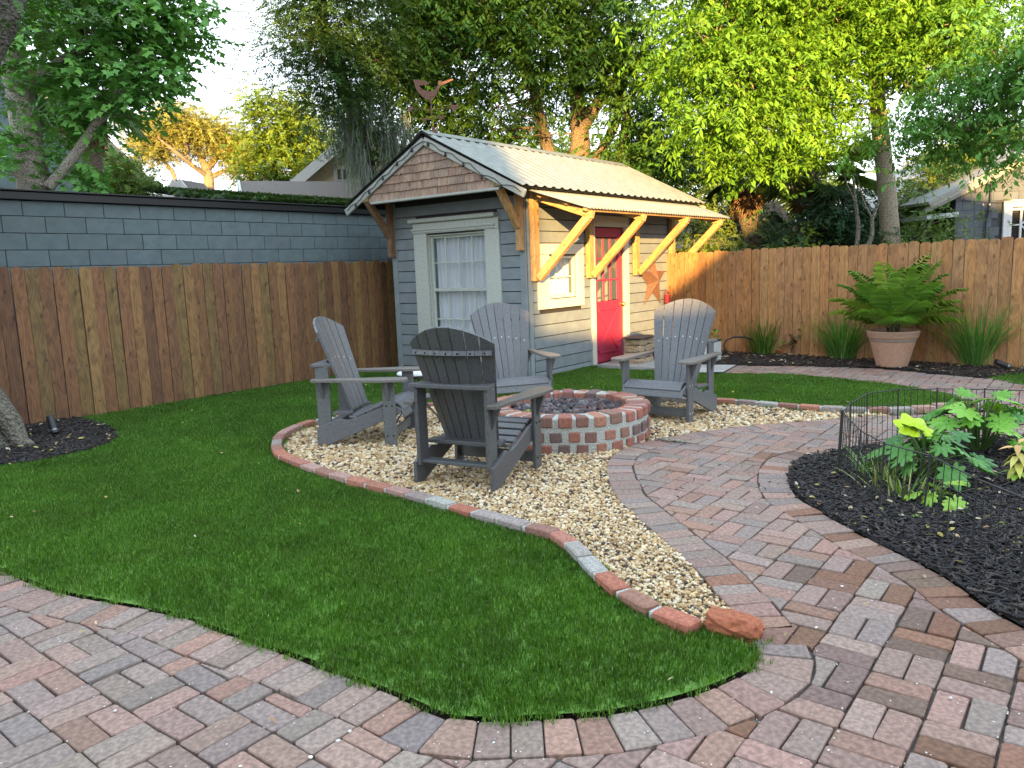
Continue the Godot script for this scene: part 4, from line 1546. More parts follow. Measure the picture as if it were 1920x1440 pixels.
	b.tube([Vector3(0.05, 2.56, 0.05), Vector3(0.3, 2.53, 0.06), Vector3(0.6, 2.49, 0.07), Vector3(1.1, 2.49, 0.07), Vector3(1.5, 2.53, 0.08), Vector3(2.2, 2.6, 0.08)], [0.006], 5)
	var cord = obj(b, "cable", M.dark_metal, h)
	for x in [0.5, 0.63]:
		b = MB.new()
		b.col = Color(0.7, 0.7, 0.68)
		b.lathe([Vector2(0, -0.05), Vector2(0.02, -0.035), Vector2(0.018, -0.01), Vector2(0.0, 0.01)], 8, Transform3D(Basis(), Vector3(x, 2.47, 0.07)))
		obj(b, "bulb", M.paint, cord)

func build_shade_houses():
	# unseen houses and wall shaped to shade the yard, low sun passing between
	var z = 22.0
	var up = z * 0.159
	var dx = -0.38 - 0.061 * z
	var h = thing("house", "unseen tall house behind the camera, left of the gap, shaped to cast shade", "house", Vector3(dx - 0.35, 0, z))
	var b = MB.new()
	b.col = Color(0.45, 0.46, 0.46)
	b.box(Transform3D(Basis(), Vector3(-11.0, (5.2 + up) / 2, 4.0)), Vector3(22.0, 5.2 + up, 8.0), 0.0)
	obj(b, "wall", M.siding, h)
	b = MB.new()
	b.col = Color(0.12, 0.12, 0.13)
	b.prism(PackedVector2Array([Vector2(-22.3, 5.2 + up), Vector2(0.0, 5.2 + up), Vector2(-3.2, 8.3 + up), Vector2(-11.5, 8.3 + up), Vector2(-14.0, 10.5 + up), Vector2(-22.3, 10.5 + up)]), 0.0, 8.2, Transform3D())
	obj(b, "roof", M.roofing, h)
	h = thing("house", "unseen house behind the camera, right of the gap, its sloping gable shaped to cast shade", "house", Vector3(dx, 0, z))
	b = MB.new()
	b.col = Color(0.40, 0.40, 0.38)
	b.prism(PackedVector2Array([Vector2(2.4, 0), Vector2(12.0, 0), Vector2(12.0, 3.6 + up), Vector2(6.2, 5.9 + up), Vector2(2.4, 3.0 + up)]), 0.0, 8.0, Transform3D())
	obj(b, "wall", M.siding, h)
	b = MB.new()
	b.col = Color(0.12, 0.12, 0.13)
	b.bar(Vector3(6.2, 6.0 + up, 4.0), Vector3(2.3, 6.0 + up - 3.9 * 0.763, 4.0), 0.12, 8.6, Vector3(-0.61, 0.79, 0), 0.0)
	b.bar(Vector3(6.2, 6.0 + up, 4.0), Vector3(12.3, 6.0 + up - 6.1 * 0.40, 4.0), 0.12, 8.6, Vector3(0.53, 0.84, 0), 0.0)
	obj(b, "roof", M.roofing, h)
	h = thing("shade_wall", "unseen tall wall added behind the camera to shade the gap between the two houses", "wall", Vector3(dx, 0, z))  # unseen wall added to shade the lower part of the gap
	b = MB.new()
	b.col = Color(0.3, 0.22, 0.17)
	b.box(Transform3D(Basis(), Vector3(1.1, (2.35 + up) / 2, 0)), Vector3(3.3, 2.35 + up, 0.25), 0.0)
	obj(b, "wall", M.siding, h)

# ---------- chairs ----------
func make_chair(label: String) -> Node3D:
	var ch = thing("slatted_chair", label, "chair", Vector3.ZERO, 0.0, "slatted chairs around the fire pit")
	var dark = Color(0.078, 0.079, 0.082)
	var N = func():
		var b = MB.new()
		b.col = jit(dark, 0.07)
		return b
	var side = Basis(Vector3.BACK, UP, Vector3.RIGHT)      # outline in (z, y), pushed along x
	var flat = Basis(Vector3.RIGHT, Vector3.BACK, UP)      # outline in (x, z), pushed upwards
	for s in [-1.0, 1.0]:
		var b = N.call()
		b.prism(PackedVector2Array([Vector2(0, 0), Vector2(0.07, 0.0), Vector2(0.62, 0.225), Vector2(0.74, 0.265), Vector2(0.80, 0.30), Vector2(0.795, 0.345), Vector2(0.72, 0.378), Vector2(0.60, 0.352), Vector2(0.47, 0.298), Vector2(0.37, 0.262), Vector2(0.29, 0.240), Vector2(0.22, 0.258), Vector2(0.12, 0.22), Vector2(0, 0.175)]), s * 0.306, s * 0.335, Transform3D(side, Vector3.ZERO), 0.003)
		var rail = obj(b, "side_rail", M.poly, ch)
		b = N.call()
		b.box(Transform3D(Basis(), Vector3(s * 0.3515, 0.30, 0.70)), Vector3(0.030, 0.60, 0.112), 0.005)
		var leg = obj(b, "front_leg", M.poly, ch)
		b = N.call()
		b.box(Transform3D(Basis(), Vector3(s * 0.2895, 0.44, 0.068)), Vector3(0.030, 0.585, 0.125), 0.005)
		obj(b, "rear_post", M.poly, ch)
		for q in [[0.375, 0.675], [0.375, 0.73], [0.07, 0.675], [0.07, 0.73]]:
			b = MB.new()
			b.col = Color(1, 1, 1)
			b.lathe([Vector2(0.0075, -0.001), Vector2(0.0065, 0.003), Vector2(0.0, 0.0036)], 8, Transform3D(Basis(Vector3.BACK, Vector3.RIGHT * s, UP), Vector3(s * 0.3665, q[0] if q[0] > 0.2 else 0.10, q[1])))
			obj(b, "screw", M.steel, leg)
		# arm
		b = N.call()
		b.col = Color(0.105, 0.092, 0.082)
		var arm = PackedVector2Array([Vector2(0.282, -0.012), Vector2(0.282, 0.30), Vector2(0.276, 0.48), Vector2(0.262, 0.62), Vector2(0.262, 0.80), Vector2(0.284, 0.865), Vector2(0.335, 0.89), Vector2(0.395, 0.875), Vector2(0.432, 0.82), Vector2(0.438, 0.70), Vector2(0.425, 0.56), Vector2(0.398, 0.40), Vector2(0.372, 0.22), Vector2(0.362, -0.012)])
		for i in arm.size():
			arm[i].x = (arm[i].x + 0.02) * s
		b.prism(arm, 0.601, 0.628, Transform3D(flat, Vector3.ZERO), 0.006)
		obj(b, "arm", M.poly, ch)
		b = N.call()
		b.prism(PackedVector2Array([Vector2(s * 0.367, 0.60), Vector2(s * 0.432, 0.60), Vector2(s * 0.425, 0.575), Vector2(s * 0.367, 0.42)]), 0.685, 0.712, Transform3D(Basis(), Vector3.ZERO), 0.002)
		obj(b, "arm_bracket", M.poly, ch)
		b = N.call()
		b.prism(PackedVector2Array([Vector2(s * 0.305, 0.60), Vector2(s * 0.372, 0.60), Vector2(s * 0.366, 0.575), Vector2(s * 0.305, 0.44)]), 0.055, 0.082, Transform3D(Basis(), Vector3.ZERO), 0.002)
		obj(b, "arm_bracket", M.poly, ch)
	# upper yoke and lower back rest plate, hollowed to the curve of the back
	for q in [[0.328, -0.022, 0.155, 0.735, 0.762, 0.10, 0.26], [0.304, 0.155, 0.335, 0.290, 0.316, 0.075, 0.215]]:
		var b = N.call()
		var pl = PackedVector2Array([Vector2(-q[0], q[1]), Vector2(q[0], q[1]), Vector2(q[0] - 0.035, q[2])])
		for i in 11:
			var u = 1.0 - i * 0.2
			pl.append(Vector2(q[6] * u, q[2] - 0.02 - q[5] * (1.0 - u * u)))
		pl.append(Vector2(-q[0] + 0.035, q[2]))
		b.prism(pl, q[3], q[4], Transform3D(flat, Vector3.ZERO), 0.004)
		obj(b, "back_support", M.poly, ch)
	# fan of seven slats
	var low = func(u): return Vector3(u * 0.222, 0.300 + 0.012 * u * u, 0.268 + 0.055 * u * u)
	var top = func(u): return Vector3(u * 0.345, 1.178 - 0.125 * u * u, -0.035 + 0.12 * u * u)
	for i in 7:
		var b = N.call()
		var u0 = -1.0 + 2.0 * i / 7.0 + 0.012
		var u1 = -1.0 + 2.0 * (i + 1) / 7.0 - 0.012
		var um = (u0 + u1) / 2
		var f = [low.call(u0), low.call(u1), top.call(u1), top.call(um), top.call(u0)]
		var nn = ((f[1] - f[0]) as Vector3).cross(f[3] - f[0]).normalized()
		if nn.z < 0: nn = -nn
		var bk = []
		for p in f:
			bk.append(p - nn * 0.022)
		var us = []
		for p in f:
			us.append(Vector2(p.x, p.y))
		b.face(f, nn, us)
		b.face(bk, -nn, us)
		var mid = (f[0] + f[3]) / 2.0
		for k in 5:
			var k2 = (k + 1) % 5
			b.face([f[k], f[k2], bk[k2], bk[k]], (f[k] + f[k2]) / 2.0 - mid, [us[k], us[k2], us[k2], us[k]])
		var sl = obj(b, "back_slat", M.poly, ch)
		b = MB.new()
		var at = low.call(um).lerp(top.call(um), 0.56)
		b.lathe([Vector2(0.007, -0.001), Vector2(0.006, 0.002), Vector2(0.0, 0.003)], 8, Transform3D(Basis(Vector3.RIGHT, nn, Vector3.RIGHT.cross(nn)), at))
		obj(b, "screw", M.steel, sl)
	# curved batten across the back
	var b = N.call()
	var lvl = func(u): return low.call(u).lerp(top.call(u), (0.995 - low.call(u).y) / (top.call(u).y - low.call(u).y))
	for i in 12:
		var ua = -0.97 + 1.94 * i / 12.0
		var ub = -0.97 + 1.94 * (i + 1) / 12.0
		var o = Vector3(0, -0.012, -0.036)
		b.bar(lvl.call(ua) + o, lvl.call(ub) + o, 0.040, 0.024, Vector3(0, 0.35, -0.94).cross(Vector3.RIGHT), 0.003)
	var bt = obj(b, "batten", M.poly, ch)
	for i in 7:
		var u = -1.0 + 2.0 * (i + 0.5) / 7.0
		b = MB.new()
		b.lathe([Vector2(0.007, -0.001), Vector2(0.006, 0.002), Vector2(0.0, 0.003)], 8, Transform3D(Basis(Vector3.RIGHT, Vector3.FORWARD, Vector3.DOWN), lvl.call(u) + Vector3(0, -0.012, -0.0495)))
		obj(b, "screw", M.steel, bt)
	# seat boards over the dip of the rails and down the front
	for q in [[0.335, 0.263, 0.20], [0.415, 0.290, -0.33], [0.495, 0.322, -0.39], [0.575, 0.356, -0.33], [0.655, 0.382, -0.22], [0.735, 0.388, 0.22], [0.795, 0.357, 0.85]]:
		b = N.call()
		b.box(Transform3D(Basis.from_euler(Vector3(q[2], 0, 0)), Vector3(0, q[1], q[0])), Vector3(0.61, 0.021, 0.073), 0.005, 0)
		obj(b, "seat_slat", M.poly, ch)
	b = N.call()
	b.box(Transform3D(Basis.from_euler(Vector3(1.25, 0, 0)), Vector3(0, 0.300, 0.815)), Vector3(0.66, 0.021, 0.085), 0.005, 0)
	obj(b, "front_apron", M.poly, ch)
	b = N.call()
	b.box(Transform3D(Basis(), Vector3(0, 0.10, 0.70)), Vector3(0.672, 0.085, 0.024), 0.004, 0)
	obj(b, "front_stretcher", M.poly, ch)
	b = N.call()
	b.box(Transform3D(Basis(), Vector3(0, 0.178, 0.072)), Vector3(0.548, 0.024, 0.095), 0.004, 0)
	obj(b, "rear_stretcher", M.poly, ch)
	return ch

func build_chairs():
	var a = make_chair("charcoal slatted chair nearest the lawn edge, seen from behind")
	a.position = Vector3(-0.451, -0.012, -5.392)
	a.rotation.y = 2.676
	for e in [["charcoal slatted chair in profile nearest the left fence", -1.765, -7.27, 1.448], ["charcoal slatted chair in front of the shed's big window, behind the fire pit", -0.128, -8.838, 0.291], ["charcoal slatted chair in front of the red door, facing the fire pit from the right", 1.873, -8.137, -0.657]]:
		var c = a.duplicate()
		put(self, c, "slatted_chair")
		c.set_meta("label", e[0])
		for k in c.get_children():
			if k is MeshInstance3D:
				k.material_override = M.poly_lit  # lighter copy of the front chair's material, with sky light in the colour
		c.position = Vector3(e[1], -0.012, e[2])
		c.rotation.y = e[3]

# ---------- fire pit ----------
func build_fire_pit():
	var c = Vector3(0.50, -0.03, -7.03)
	var p = thing("fire_pit", "round knee-high fire pit of red bricks set in thick pale mortar", "fire pit", c)
	var R = 0.755
	var b = MB.new()
	b.lathe([Vector2(R - 0.010, 0.0), Vector2(R - 0.012, 0.315), Vector2(R - 0.03, 0.328), Vector2(0.575, 0.330), Vector2(0.565, 0.32), Vector2(0.565, 0.0)], 72, Transform3D())
	obj(b, "mortar", M.mortar, p)
	var tones = [[0.36, 0.14, 0.10], [0.30, 0.12, 0.10], [0.40, 0.17, 0.11], [0.26, 0.13, 0.10], [0.33, 0.18, 0.13], [0.20, 0.13, 0.12], [0.42, 0.19, 0.12]]
	for row in 3:
		var n = 30
		for i in n:
			var a = TAU * (i + (0.5 if row == 1 else 0.0)) / n + rf(-0.02, 0.02)
			var d = Vector3(cos(a), 0, sin(a))
			var k = MB.new()
			var t = pick(tones)
			k.col = jit(Color(t[0], t[1], t[2]), 0.13)
			var y = 0.053 + row * 0.107 + rf(-0.006, 0.006)
			var l = 0.215 if row == 2 else 0.10
			var r = R + rf(-0.004, 0.010) - l / 2
			if row == 2:
				y += 0.024
			var w = (0.112 if row == 2 else 0.106) * rf(0.88, 1.06)
			k.box(Transform3D(Basis(Vector3(-d.z, 0, d.x), UP, -d) * Basis.from_euler(Vector3(rf(-0.03, 0.03), rf(-0.06, 0.06), rf(-0.05, 0.05))), d * r + UP * y), Vector3(w, 0.088 * rf(0.9, 1.05), l), 0.008)
			obj(k, "brick", M.brick, p)
	b = MB.new()
	b.sheet(circle(0.56), 0.20)
	obj(b, "fire_bed", M.dark, p)
	var kinds = [pebble(31), pebble(32), pebble(33)]
	var o = thing("lava_rock", "dark purple-grey lava rocks filling the brick fire pit", "lava rock", c)
	o.set_meta("kind", "stuff")
	var xs = [[], [], []]
	var cs = [[], [], []]
	for i in 620:
		var q = sqrt(rng.randf()) * 0.535
		var a = rf(0, TAU)
		var k = i % 3
		var s = rf(0.018, 0.040)
		xs[k].append(Transform3D(Basis.from_euler(Vector3(rf(0, 6), rf(0, 6), rf(0, 6))).scaled(Vector3(s * rf(0.8, 1.3), s, s)), Vector3(cos(a) * q, 0.245 + rf(0, 0.045) - 0.02 * q, sin(a) * q)))
		var t = pick([[0.10, 0.085, 0.095], [0.13, 0.085, 0.085], [0.075, 0.072, 0.085], [0.17, 0.11, 0.10], [0.21, 0.19, 0.19]])
		cs[k].append(jit(Color(t[0], t[1], t[2]), 0.25))
	for k in 3:
		many(kinds[k], M.lava, xs[k], cs[k], o, "rocks")
	# a small green seedling among the rocks
	var pl = thing("seedling", "small yellow-green weed growing among the lava rocks at the fire pit's left", "plant", c + Vector3(-0.36, 0.27, 0.16))
	for i in 9:
		var k = MB.new()
		k.col = jit(Color(0.22, 0.33, 0.05), 0.2)
		leaf_blade(k, Transform3D(Basis.from_euler(Vector3(rf(-0.5, 0.4), i * 0.75, 0)), Vector3(0, 0.02, 0)), rf(0.05, 0.085), 0.4, 0.3)
		obj(k, "leaf", M.leaf, pl)

func circle(r: float) -> PackedVector2Array:
	var p = PackedVector2Array()
	for i in 40:
		p.append(Vector2(cos(TAU * i / 40), sin(TAU * i / 40)) * r)
	return p

func leaf_blade(b, xf: Transform3D, l: float, wide: float, droop: float):
	# a simple pointed leaf along -z, folded at the midrib
	var prev = []
	for i in 5:
		var t = i / 4.0
		var w = l * wide * 0.5 * sin(PI * pow(t, 0.75)) 
		var y = -droop * l * t * t
		var m = Vector3(0, y, -l * t)
		var row = [xf * (m + Vector3(-w, w * 0.25, 0)), xf * m, xf * (m + Vector3(w, w * 0.25, 0))]
		if i > 0:
			for k in 2:
				b.face([prev[k], prev[k + 1], row[k + 1], row[k]], xf.basis.y, [Vector2.ZERO, Vector2.ZERO, Vector2.ZERO, Vector2.ZERO])
		prev = row

# ---------- things on and round the shed ----------
func build_small_things():
	var turn = deg_to_rad(-38.09)
	# rusty five-pointed star on the side wall
	var o = C + DB * 3.57 + UP * 1.25 + D1 * 0.03
	var star = MB.new()
	star.col = Color(1, 1, 1)
	var ring = []
	for i in 10:
		var a = PI / 2 + TAU * i / 10.0
		var r = 0.50 if i % 2 == 0 else 0.205
		ring.append(Vector3(0.0, sin(a) * r, cos(a) * r))
	for i in 10:
		var k = (i + 1) % 10
		star.face([ring[i], ring[k], Vector3(0.125, 0, 0)], Vector3.RIGHT, [Vector2.ZERO, Vector2.ZERO, Vector2.ZERO])
		star.face([ring[i], ring[k], Vector3(-0.004, 0, 0)], Vector3.LEFT, [Vector2.ZERO, Vector2.ZERO, Vector2.ZERO])
	var s = obj(star, "barn_star", M.rust)
	s.position = o
	s.rotation = Vector3(0, turn, 0)
	tag(s, "large rusty five-pointed metal star on the shed wall right of the door", "star")
	# little red can on a curled hook
	o = C + DB * 4.0 + UP * 0.84 + D1 * 0.09
	var can = thing("hanging_can", "small red metal can with a curled handle hanging on the shed below the star", "can", o, turn)
	var b = MB.new()
	b.col = Color(0.5, 0.03, 0.05)
	b.lathe([Vector2(0, 0), Vector2(0.045, 0), Vector2(0.05, 0.15), Vector2(0.042, 0.15), Vector2(0.038, 0.02)], 16, Transform3D())
	obj(b, "body", M.paint, can)
	b = MB.new()
	b.col = Color(0.5, 0.03, 0.05)
	b.tube([Vector3(0, 0.14, 0.045), Vector3(0, 0.21, 0.06), Vector3(0, 0.22, 0.0), Vector3(0, 0.17, -0.07), Vector3(0, 0.20, -0.13), Vector3(0, 0.24, -0.17)], [0.007], 6)
	obj(b, "handle", M.paint, can)
	# low stack of tan stones by the door
	o = C + D1 * 0.50 + DB * 2.22
	o.y = -0.01
	var st = thing("stone_stack", "low stack of tan stones with a dark slab on top, beside the red door", "stone stack", o, turn)
	var ico = sphere_points(2)
	var y = 0.0
	var n = 0
	for row in 4:
		var h = [0.105, 0.095, 0.105, 0.10][row]
		var cut = [0.05, -0.06, 0.07, -0.03][row]
		for q in [[-0.26, cut], [cut, 0.27]]:
			b = MB.new()
			b.col = jit(Color(0.50, 0.38, 0.25), 0.14)
			rough_stone(b, ico, Transform3D(Basis(), Vector3(0, y + h / 2, (q[0] + q[1]) / 2)), Vector3(0.155, h * 0.56, (q[1] - q[0]) * 0.57), 60 + n, 0.10, 0.85)
			obj(b, "stone", M.stone, st)
			n += 1
		y += h
	b = MB.new()
	b.col = Color(0.12, 0.10, 0.085)
	rough_stone(b, ico, Transform3D(Basis(), Vector3(0, y + 0.014, 0.02)), Vector3(0.19, 0.022, 0.33), 90, 0.12, 0.75)
	obj(b, "cap_slab", M.stone, st)
	# pale planter box with a leafy plant
	o = Vector3(3.071, 0, -11.902)
	var box = thing("planter_box", "pale grey square planter box behind the right chair", "planter", o, turn)
	b = MB.new()
	b.col = Color(0.62, 0.66, 0.66)
	b.box(Transform3D(Basis(), Vector3(0, 0.16, 0)), Vector3(0.30, 0.32, 0.30), 0.008)
	obj(b, "body", M.paint, box)
	b = MB.new()
	b.col = Color(0.05, 0.055, 0.055)
	b.box(Transform3D(Basis(), Vector3(0, 0.335, 0)), Vector3(0.32, 0.03, 0.32), 0.006)
	obj(b, "rim", M.paint, box)
	var pl = thing("leafy_plant", "bright green small-leaved plant in the pale planter box", "plant", o + Vector3(0.03, 0.33, 0))
	for i in 26:
		var k = MB.new()
		k.col = jit(Color(0.12, 0.26, 0.03), 0.25)
		leaf_blade(k, Transform3D(Basis.from_euler(Vector3(rf(-0.2, 1.0), rf(0, TAU), 0)), Vector3(rf(-0.1, 0.1), rf(0.0, 0.14), rf(-0.1, 0.1))), rf(0.06, 0.10), 0.5, 0.3)
		obj(k, "leaf", M.leaf, pl)
	weathervane()
	# round side table between the two left chairs
	o = Vector3(-0.98, -0.012, -7.90)
	var tb = thing("side_table", "small round white-topped side table on curved black iron legs, behind the left chair", "table", o)
	b = MB.new()
	b.col = Color(0.75, 0.76, 0.76)
	b.lathe([Vector2(0, 0.512), Vector2(0.20, 0.512), Vector2(0.21, 0.522), Vector2(0.20, 0.536), Vector2(0, 0.537)], 32, Transform3D())
	obj(b, "table_top", M.paint, tb)
	b = MB.new()
	b.lathe([Vector2(0.195, 0.488), Vector2(0.205, 0.488), Vector2(0.205, 0.511), Vector2(0.195, 0.511)], 32, Transform3D())
	obj(b, "rim", M.dark_metal, tb)
	for i in 3:
		b = MB.new()
		var a = 0.5 + TAU * i / 3
		var d = Vector3(cos(a), 0, sin(a))
		var pts = []
		for k in 13:
			var t = k / 12.0
			pts.append(d * (0.18 - 0.12 * sin(PI * minf(t * 1.25, 1.0)) + (0.10 * pow(t, 4))) + UP * (0.49 * (1.0 - t) + 0.004))
		b.tube(pts, [0.009], 6)
		obj(b, "leg", M.dark_metal, tb)
	# garden spotlights
	for q in [["small black spotlight on a stake in the mulch by the left tree", Vector3(-4.717, 0, -7.780), Vector3(0.35, -0.75, 0.35)], ["black spotlight lying tilted in the mulch at the right edge", Vector3(6.451, 0, -9.853), Vector3(0.85, -0.35, 0.15)]]:
		var l = thing("spotlight", q[0], "spotlight", q[1])
		var d = (q[2] as Vector3).normalized()
		var xf = Transform3D(Basis(d.cross(UP).normalized(), -d, d.cross(UP).normalized().cross(-d)), Vector3(-d.x * 0.09, 0.115 if d.y < -0.5 else 0.09, -d.z * 0.09))
		b = MB.new()
		b.lathe([Vector2(0, -0.10), Vector2(0.034, -0.095), Vector2(0.037, 0.08), Vector2(0.040, 0.10), Vector2(0.034, 0.10), Vector2(0.03, 0.06), Vector2(0, 0.06)], 16, xf)
		obj(b, "housing", M.dark_metal, l)
		b = MB.new()
		b.col = Color(0.3, 0.3, 0.3)
		b.lathe([Vector2(0.036, -0.075), Vector2(0.0395, -0.07), Vector2(0.0395, -0.055), Vector2(0.036, -0.05)], 16, xf)
		obj(b, "ring", M.steel, l)
		b = MB.new()
		b.tube([Vector3(0, -0.05, 0), xf.origin], [0.009], 6)
		obj(b, "stake", M.dark_metal, l)
	# loop of black drip hose by the grass clump
	b = MB.new()
	b.tube([Vector3(3.53, 0.06, -12.51), Vector3(3.48, 0.17, -12.52), Vector3(3.52, 0.26, -12.51), Vector3(3.65, 0.31, -12.53), Vector3(3.82, 0.30, -12.53), Vector3(3.97, 0.25, -12.54), Vector3(4.05, 0.13, -12.56)], [0.014], 6)
	tag(obj(b, "hose", M.dark_metal), "loop of thin black hose standing up by the leftmost grass clump", "hose")
	b = MB.new()
	b.col = Color(0.38, 0.42, 0.36)
	rough_stone(b, ico, Transform3D(Basis(), Vector3(3.395, 0, -12.232) + UP * 0.02), Vector3(0.10, 0.018, 0.06), 15, 0.2)
	tag(obj(b, "flat_stone", M.stone), "flat pale green-grey stone in the mulch right of the planter box", "stone")
	b = MB.new()
	b.col = Color(0.42, 0.40, 0.32)
	b.tube([Vector3(1.279, 0, -6.677) + UP * 0.012, Vector3(1.354, 0, -6.559) + UP * 0.018, Vector3(1.430, 0, -6.546) + UP * 0.014, Vector3(1.493, 0, -6.454) + UP * 0.014], [0.010, 0.013, 0.012, 0.007], 6, 0.25)
	tag(obj(b, "stick", M.bark), "short pale stick lying on the bricks beside the fire pit", "stick")

func weathervane():
	var turn = deg_to_rad(-38.09)
	var foot = C - D1 * 1.30 - DB * 0.36 + UP * 3.46
	var w = thing("weathervane", "rusty brown weathervane with a big open-mouthed fish shape on the shed's ridge", "weathervane", foot, 0.0)
	var b = MB.new()
	b.tube([Vector3(0, 0, 0), Vector3(0, 0.50, 0)], [0.009], 6)
	obj(b, "rod", M.rust, w)
	b = MB.new()
	b.prism(PackedVector2Array([Vector2(-0.01, 0.10), Vector2(0.11, -0.02), Vector2(0.02, -0.015)]), -0.005, 0.005, Transform3D(Basis(UP, turn)))
	obj(b, "foot", M.rust, w)
	var out = PackedVector2Array()
	for q in [[330, 250], [480, 265], [640, 315], [600, 350], [430, 365], [470, 420], [545, 455], [640, 465], [720, 440], [785, 365], [785, 300], [815, 285], [860, 310], [1060, 258], [1078, 282], [870, 365], [825, 390], [745, 535], [690, 600], [615, 625], [500, 580], [400, 480], [355, 365]]:
		out.append(Vector2((q[0] - 640) * 0.00074, (625 - q[1]) * 0.00074))
	b = MB.new()
	b.prism(out, -0.004, 0.004, Transform3D(Basis(), Vector3(0, 0.43, 0)))
	obj(b, "fish", M.rust, w)
	for q in [[0.32, 0.06, 0.30, 0.10], [-0.28, 0.08, 0.30, 0.07], [0.12, -0.09, 0.20, 0.07], [-0.11, -0.05, 0.17, 0.06]]:
		var arm = MB.new()
		arm.tube([Vector3(0, q[2], 0), Vector3(q[0], q[2] + 0.01, q[1])], [0.005], 5)
		var a = obj(arm, "arm", M.rust, w)
		var pl = MB.new()
		var h = q[3] / 2
		pl.prism(PackedVector2Array([Vector2(-h * 1.3, h * 0.9), Vector2(-h * 0.4, -h), Vector2(h * 0.9, -h * 0.6), Vector2(h * 1.2, h), Vector2(h * 0.3, h * 0.5)]), -0.003, 0.003, Transform3D(Basis(), Vector3(q[0], q[2] + 0.01, q[1] + 0.006)))
		obj(pl, "plate", M.rust, a)

func build_garden_fence():
	# short black wire panels standing round the planting bed
	var g = thing("wire_garden_fence", "low black wire garden fence standing in the mulch round the leafy plants", "garden fence")
	var line = [Vector2(2.44, -2.7), Vector2(2.39, -3.08), Vector2(2.35, -3.42), Vector2(2.34, -3.78), Vector2(2.30, -4.20), Vector2(2.22, -4.54), Vector2(2.25, -4.94), Vector2(2.29, -5.31), Vector2(2.62, -5.86), Vector2(2.94, -6.26), Vector2(3.24, -6.35), Vector2(3.56, -6.34), Vector2(3.90, -6.24), Vector2(4.27, -6.17), Vector2(4.65, -6.1), Vector2(5.0, -6.05), Vector2(5.4, -6.0)]
	var top = []
	for i in line.size():
		var h = 0.42 + rf(-0.01, 0.01)
		if i == 7: h = 0.47
		var p = Vector3(line[i].x, 0, line[i].y)
		var tp = p + Vector3(rf(-0.012, 0.012) + (0.03 if i >= 4 and i < 8 else 0.0), h, rf(-0.012, 0.012))
		top.append([p, tp])
		var b = MB.new()
		b.tube([p - UP * 0.05, tp + UP * 0.012], [0.0062 if i != 7 else 0.011], 6)
		obj(b, "post", M.dark_metal, g)
	for i in line.size() - 1:
		var a = top[i]
		var c = top[i + 1]
		for y in [[1.0, 0.0045], [0.72 if i % 3 == 0 else 0.08, 0.003], [0.04, 0.003]]:
			var b = MB.new()
			b.tube([(a[0] as Vector3).lerp(a[1], y[0]), (c[0] as Vector3).lerp(c[1], y[0])], [y[1]], 5)
			obj(b, "rail", M.dark_metal, g)
		var n = 6
		for k in range(1, n):
			var t = float(k) / n
			var b = MB.new()
			b.tube([(a[0] as Vector3).lerp(c[0], t) + UP * 0.005, (a[1] as Vector3).lerp(c[1], t)], [0.0026], 5)
			obj(b, "wire", M.dark_metal, g)

# ---------- plants ----------
func lobed_leaf(b, size: float, lobes: int, depth: float, col: Color):
	# a broad leaf along -z cut into pointed lobes, cupped at the rib, drooping at the rim
	var n = 72
	var rim = []
	var mids = []
	for i in n + 1:
		var a = -2.8 + 5.6 * i / n
		var w = 0.5 + 0.5 * cos(a * lobes * 2.0)
		var env = size * (0.30 + 0.36 * pow(maxf(cos(a * 0.5), 0.0), 2.0))
		var r = env * (1.0 - depth * (1.0 - pow(w, 0.8)))
		var p = Vector3(sin(a) * r * 0.95, 0, -cos(a) * r - size * 0.40)
		p.y = -0.55 * p.x * p.x / size + 0.05 * size * w - 0.35 * pow(maxf(-p.z - size * 0.6, 0), 2) / size
		rim.append(p)
		var m = Vector3(sin(a) * env * 0.40, 0, -cos(a) * env * 0.40 - size * 0.40)
		m.y = 0.03 * size - 0.4 * m.x * m.x / size + 0.012 * size * sin(a * 9.0)
		mids.append(m)
	var c = Vector3(0, -0.02 * size, -size * 0.40)
	var Z = Vector2.ZERO
	for i in n:
		b.col = jit(col, 0.05)
		b.face([c, mids[i], mids[i + 1]], UP, [Z, Z, Z])
		b.face([mids[i], rim[i], rim[i + 1], mids[i + 1]], UP, [Z, Z, Z, Z])

func philodendron(label: String, at: Vector3, n: int, h: float, size: float, cols: Array, sd: int):
	rng.seed = sd
	var p = thing("philodendron", label, "plant", at, 0.0, "")
	for i in n:
		var a = i * 2.4 + rf(-0.3, 0.3)
		var f = sqrt((i + 0.5) / n)
		var tip = Vector3(cos(a) * f * h * 0.78, h * (1.08 - 0.55 * f * f) * rf(0.85, 1.05), sin(a) * f * h * 0.78)
		var st = MB.new()
		st.col = Color(0.10, 0.17, 0.05)
		st.tube([Vector3(cos(a) * 0.02, 0, sin(a) * 0.02), tip * 0.55 + UP * h * 0.18, tip], [0.008, 0.006, 0.005], 6)
		var b = MB.new()
		var c = pick(cols)
		lobed_leaf(b, size * rf(0.8, 1.3), 5, rf(0.30, 0.44), Color(c[0], c[1], c[2]))
		var l = obj(b, "leaf", M.leaf_gloss, p)
		var pitch = rf(-0.9, -0.2) if f > 0.4 else rf(-0.3, 0.5)
		l.transform = Transform3D(Basis(UP, -a - PI / 2 + rf(-0.4, 0.4)) * Basis(Vector3.RIGHT, pitch) * Basis(Vector3.BACK, rf(-0.35, 0.35)), tip)
		obj(st, "stem", M.leaf, p)

